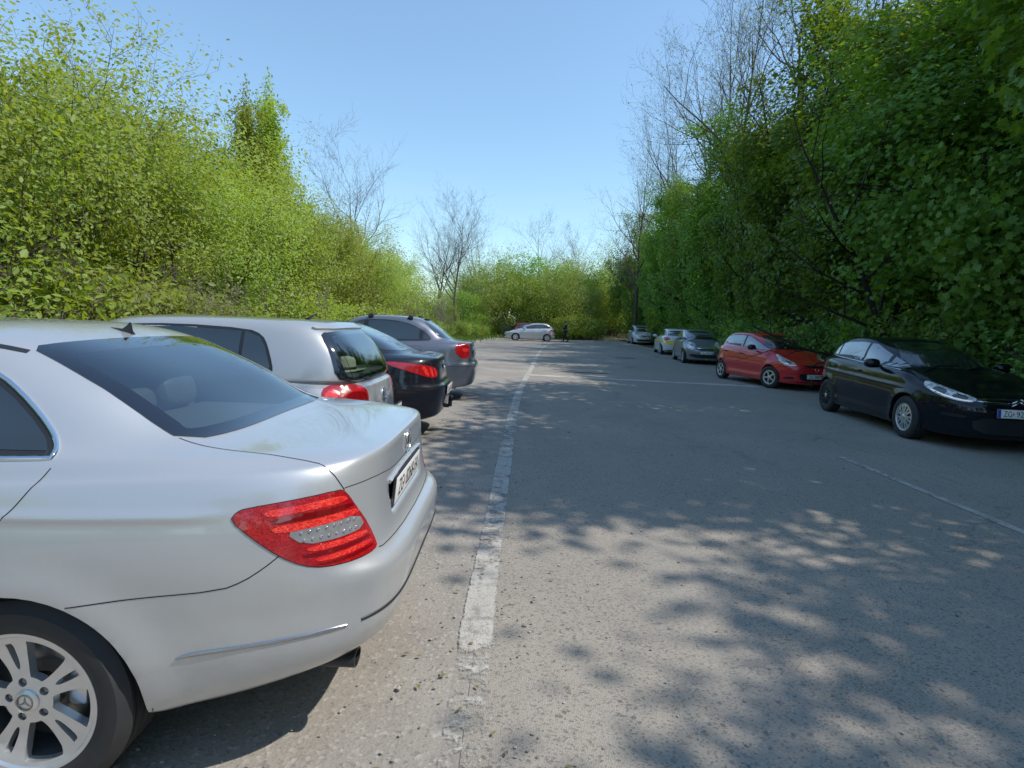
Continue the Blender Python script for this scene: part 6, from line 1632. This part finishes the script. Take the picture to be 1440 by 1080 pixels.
L.new(geo.outputs['Random Per Island'], mx.inputs['Factor']); L.new(mx.outputs['Result'], b.inputs['Base Color'])
o = mesh_np('gravel', V.reshape(-1, 3), F, pm, None, False); tag(o, 'loose gravel scattered over the edge of the parking place', 'gravel', kind='stuff')
# grass verges
n = 9000
gxs = np.concatenate([r.normal(-8.1, .6, 3000), r.normal(-6.6, 1.0, 3000), r.normal(0, 4, 3000)]); gys = np.concatenate([r.uniform(14, 34, 3000), r.uniform(32, 50, 3000), r.normal(54.5, 2.0, 3000)])
gxs[3000:6000] += .17 * (gys[3000:6000] - 33)
ok = np.ones(n, bool); ok[6000:] = (gys[6000:] > 51.8 + .5 * np.maximum(0, gxs[6000:] - 1))
gxs, gys = gxs[ok], gys[ok]; n = len(gxs)
h = r.uniform(.12, .38, n); a = r.uniform(0, 6.28, n); w = .012 + gys * .0006
lx, ly = r.normal(0, .10, n), r.normal(0, .10, n)
z0 = np.zeros(n)
V = np.stack([np.stack([gxs - np.cos(a) * w, gys - np.sin(a) * w, z0], 1), np.stack([gxs + np.cos(a) * w, gys + np.sin(a) * w, z0], 1),
              np.stack([gxs + lx * .5 + np.cos(a) * w * .6, gys + ly * .5 + np.sin(a) * w * .6, h * .7], 1), np.stack([gxs + lx, gys + ly, h], 1)], 1)
me = crown_mesh('grass', V.reshape(-1, 3), (np.arange(4)[None] + (np.arange(n) * 4)[:, None]), np.repeat(r.uniform(0, 1, n), 4), LM['grass'])
o = bpy.data.objects.new('grass', me); COL.objects.link(o); tag(o, 'green grass along the edge of the far parking area', 'grass', kind='stuff')

# fallen leaves, twigs and bud scales blown against the edges of the road
n = 1900
lx = np.concatenate([r.normal(8.6, .7, 1500), r.uniform(-7, 8, 150), r.normal(.0, .22, 250)]); ly = np.concatenate([r.uniform(2, 42, 1500), r.uniform(1.5, 25, 150), r.uniform(1.4, 22, 250)])
lx[1650:] += ex(ly[1650:])
V, F, t = leaves_np(r, np.stack([lx, ly, np.full(n, .016)], 1), .026, 'oval', up=3.0)
V[:, 2] = np.maximum(V[:, 2], .011)
me = crown_mesh('fallen_leaves', V, F, t, leaf_mat('fallen_leaf', (.09, .06, .03), (.30, .24, .10), .1))
o = bpy.data.objects.new('fallen_leaves', me); COL.objects.link(o); tag(o, 'fallen leaves and bud scales scattered on the asphalt', 'leaves', kind='stuff')
# ------------------------------------------------------------------ the walking person
def skin_mesh(name, joints, bones, m, parent, sub=2):
    """joints: {key: (x, y, z, radius)}; one continuous surface grown along the bones"""
    keys = list(joints); idx = {k: i for i, k in enumerate(keys)}
    me = bpy.data.meshes.new(name)
    me.from_pydata([joints[k][:3] for k in keys], [(idx[a], idx[b]) for a, b in bones], [])
    o = bpy.data.objects.new(name, me); COL.objects.link(o)
    md = o.modifiers.new('skin', 'SKIN'); md.use_smooth_shade = True
    sv = me.skin_vertices[0].data
    for k in keys: sv[idx[k]].radius = (joints[k][3], joints[k][4] if len(joints[k]) > 4 else joints[k][3])
    sv[0].use_root = True
    s2 = o.modifiers.new('sub', 'SUBSURF'); s2.levels = sub; s2.render_levels = sub
    dg = bpy.context.evaluated_depsgraph_get()
    new = bpy.data.meshes.new_from_object(o.evaluated_get(dg))
    o.modifiers.clear(); o.data = new; bpy.data.meshes.remove(me)
    new.materials.clear(); new.materials.append(m)
    new.polygons.foreach_set('use_smooth', np.ones(len(new.polygons), bool))
    o.parent = parent
    return o

def person():
    p = empty('person', (4.42, 48.2, 0), R(180))       # local +x is the walking direction (to the left in the picture)
    tag(p, 'person in dark jacket and trousers walking beside the far silver hatchback', 'person')
    sk = mat('skin', (.42, .25, .18), .55, noise=.15); jk = mat('dark_jacket', (.012, .012, .020), .8, noise=.4); tr_ = mat('dark_trousers', (.010, .010, .014), .85, noise=.4)
    sh = mat('shoe_black', (.01, .01, .01), .5, noise=.2); hr = mat('dark_hair', (.012, .009, .007), .6, noise=.3)
    J = dict(pelvis=(0, 0, .93, .13, .10), waist=(.01, 0, 1.08, .125, .095), chest=(.02, 0, 1.30, .15, .11), neckb=(.02, 0, 1.45, .06), neck=(.035, 0, 1.50, .052), head=(.05, 0, 1.60, .082, .095), top=(.045, 0, 1.69, .06, .07))
    B_ = [('pelvis', 'waist'), ('waist', 'chest'), ('chest', 'neckb'), ('neckb', 'neck'), ('neck', 'head'), ('head', 'top')]
    legs = {1: ((.10, .55, .20), (.13, .09)), -1: ((-.02, -.22, .0), (.0, .0))}
    for s, kx, kz, ax, az in ((1, .12, .50, .17, .09), (-1, .02, .50, -.24, .12)):
        J[f'hip{s}'] = (0, s * .09, .88, .085); J[f'knee{s}'] = (kx, s * .10, kz, .055); J[f'ank{s}'] = (ax, s * .10, az, .038); J[f'toe{s}'] = (ax + .15, s * .11, .04, .032)
        B_ += [('pelvis', f'hip{s}'), (f'hip{s}', f'knee{s}'), (f'knee{s}', f'ank{s}'), (f'ank{s}', f'toe{s}')]
    for s, el, wr in ((1, (.10, .24, 1.12), (.33, .20, 1.14)), (-1, (.03, -.25, 1.12), (.24, -.20, 1.02))):
        J[f'sho{s}'] = (.015, s * .185, 1.40, .058); J[f'elb{s}'] = (*el, .042); J[f'wri{s}'] = (*wr, .028); 
        d = np.array(wr) - np.array(el); d /= np.linalg.norm(d); pal = np.array(wr) + d * .06; J[f'pal{s}'] = (*pal, .036, .02)
        B_ += [('chest', f'sho{s}'), (f'sho{s}', f'elb{s}'), (f'elb{s}', f'wri{s}'), (f'wri{s}', f'pal{s}')]
        side = np.array([0, 1, 0]); dn = np.array([0, 0, -1])
        for f in range(4):
            b0 = pal + d * .03 + side * (f - 1.5) * .018; L_ = (.062, .074, .068, .052)[f]
            J[f'f{s}{f}a'] = (*b0, .009); J[f'f{s}{f}b'] = (*(b0 + d * L_ * .6 + dn * .010), .008); J[f'f{s}{f}c'] = (*(b0 + d * L_ * .8 + dn * .035), .007)
            B_ += [(f'pal{s}', f'f{s}{f}a'), (f'f{s}{f}a', f'f{s}{f}b'), (f'f{s}{f}b', f'f{s}{f}c')]
        t0 = np.array(wr) + d * .03 - side * s * .03
        J[f't{s}a'] = (*t0, .011); J[f't{s}b'] = (*(t0 + d * .035 - side * s * .02), .009); B_ += [(f'pal{s}', f't{s}a'), (f't{s}a', f't{s}b')]
    skin_mesh('body', J, B_, sk, p)
    # clothing grown over the same skeleton
    def cover(keys, extra, grow_):
        K = {}
        for k in keys:
            v = J[k]; K[k] = (*v[:3], *(r_ + grow_ for r_ in v[3:]))
        K.update(extra); return K
    K = cover(['chest', 'waist', 'pelvis', 'neckb', 'sho1', 'elb1', 'sho-1', 'elb-1'], {}, .022)
    for s in (1, -1): w_ = np.array(J[f'wri{s}'][:3]); e_ = np.array(J[f'elb{s}'][:3]); K[f'cuff{s}'] = (*(e_ + (w_ - e_) * .93), .040)
    K['hem'] = (0, 0, .83, .155, .125)
    skin_mesh('jacket', K, [('chest', 'waist'), ('waist', 'pelvis'), ('pelvis', 'hem'), ('chest', 'neckb')] + [b for s in (1, -1) for b in (('chest', f'sho{s}'), (f'sho{s}', f'elb{s}'), (f'elb{s}', f'cuff{s}'))], jk, p)
    K = cover(['pelvis', 'hip1', 'knee1', 'hip-1', 'knee-1'], {f'hem{s}': (J[f'ank{s}'][0] - .005, J[f'ank{s}'][1], J[f'ank{s}'][2] - .01, .062) for s in (1, -1)}, .018)
    skin_mesh('trousers', K, [b for s in (1, -1) for b in (('pelvis', f'hip{s}'), (f'hip{s}', f'knee{s}'), (f'knee{s}', f'hem{s}'))], tr_, p)
    for s in (1, -1):
        a, t = J[f'ank{s}'], J[f'toe{s}']
        bm = bmesh.new(); ellipsoid(bm, ((a[0] + t[0]) / 2 - .01, a[1], .05), (.15, .052, .052), None, 14, 2.6); bm_obj('shoe', bm, sh, p)
    bm = bmesh.new(); ellipsoid(bm, (.032, 0, 1.665), (.098, .088, .085), None, 16, 2.2); bm_obj('hair', bm, hr, p)
    bm = bmesh.new(); ellipsoid(bm, (.148, 0, 1.60), (.020, .013, .022), None, 10)
    bm_obj('nose', bm, sk, p)
    for s in (1, -1):
        bm = bmesh.new(); ellipsoid(bm, (.128, s * .032, 1.625), (.012, .014, .009), None, 10); bm_obj('eye', bm, mat('eye_dark', (.02, .015, .012), .2), p)
        bm = bmesh.new(); ellipsoid(bm, (.045, s * .088, 1.60), (.022, .010, .032), None, 10); bm_obj('ear', bm, sk, p)
    bm = bmesh.new(); add_box(bm, (.138, 0, 1.558), (.012, .05, .010), bev=.003); bm_obj('mouth', bm, mat('lips', (.35, .13, .11), .5), p)
    # small dark folder held out in front
    bm = bmesh.new(); add_box(bm, (.455, .20, 1.150), (.20, .15, .018), Matrix.Rotation(R(-6), 4, 'Y'), .004)
    f = bm_obj('folder', bm, mat('folder_black', (.012, .012, .013), .5, noise=.2), None)
    f.location = (4.42, 48.2, 0); f.rotation_euler = (0, 0, R(180)); tag(f, 'small dark object held out in front by the walking person', 'folder')
person()
# ------------------------------------------------------------------ camera and light
F_PX = 790.0
def camera():
    cd = bpy.data.cameras.new('camera'); cam = bpy.data.objects.new('camera', cd); COL.objects.link(cam)
    cd.sensor_width = 36; cd.lens = 36 * F_PX / 1440; cd.clip_end = 2000; cd.clip_start = 0.05
    roll = R(2.1); ph = math.atan2((540 - 453) * math.cos(roll), F_PX)
    Rt = Vector((1, 0, 0)); Fw = Vector((0, math.cos(ph), -math.sin(ph))); Up = Vector((0, math.sin(ph), math.cos(ph)))
    c, s = math.cos(roll), math.sin(roll)
    r2 = c * Rt + s * Up; u2 = -s * Rt + c * Up
    m = Matrix((r2, u2, -Fw)).transposed().to_4x4(); m.translation = (0, 0, 1.5)
    cam.matrix_world = m
    SC.camera = cam
camera()

SUN_EL, SUN_AZ = R(53), R(99)          # azimuth clockwise from +y (straight ahead)
w = bpy.data.worlds.new('World'); SC.world = w; w.use_nodes = True
nt = w.node_tree; bg = nt.nodes['Background']
sk = nt.nodes.new('ShaderNodeTexSky'); sk.sky_type = 'NISHITA'; sk.sun_disc = False
sk.sun_elevation = SUN_EL; sk.sun_rotation = SUN_AZ; sk.air_density = 1.2; sk.dust_density = 0.15; sk.ozone_density = 1.3; sk.altitude = 150
vm = nt.nodes.new('ShaderNodeVectorMath'); vm.operation = 'MULTIPLY'; vm.inputs[1].default_value = (1.12, 1.32, 1.40)
nt.links.new(sk.outputs[0], vm.inputs[0])
# the clear spring sky stays blue low down: tint by elevation
tcw = nt.nodes.new('ShaderNodeTexCoord'); spz = nt.nodes.new('ShaderNodeSeparateXYZ'); nt.links.new(tcw.outputs['Generated'], spz.inputs[0])
mrz = nt.nodes.new('ShaderNodeMapRange'); mrz.inputs['From Min'].default_value = 0.0; mrz.inputs['From Max'].default_value = 0.45; nt.links.new(spz.outputs['Z'], mrz.inputs['Value'])
mxz = nt.nodes.new('ShaderNodeMix'); mxz.data_type = 'RGBA'; mxz.inputs['A'].default_value = (.84, .89, .93, 1); mxz.inputs['B'].default_value = (1, 1, 1, 1); nt.links.new(mrz.outputs[0], mxz.inputs['Factor'])
vm2 = nt.nodes.new('ShaderNodeVectorMath'); vm2.operation = 'MULTIPLY'; nt.links.new(vm.outputs[0], vm2.inputs[0]); nt.links.new(mxz.outputs['Result'], vm2.inputs[1]); nt.links.new(vm2.outputs[0], bg.inputs['Color']); bg.inputs['Strength'].default_value = 0.15
sd = bpy.data.lights.new('sun', 'SUN'); sd.energy = 4.3; sd.angle = R(0.53); sd.color = (1.0, 0.955, 0.89)
so = bpy.data.objects.new('sun', sd); COL.objects.link(so); so.location = (20, -5, 30)
d = Vector((math.cos(SUN_EL) * math.sin(SUN_AZ), math.cos(SUN_EL) * math.cos(SUN_AZ), math.sin(SUN_EL)))
so.rotation_euler = d.to_track_quat('Z', 'Y').to_euler()
SC.view_settings.view_transform = 'Standard'; SC.view_settings.look = 'None'; SC.view_settings.exposure = 0; SC.view_settings.gamma = 1.12
SC.cycles.use_denoising = True
SC.cycles.max_bounces = 8; SC.cycles.transparent_max_bounces = 16
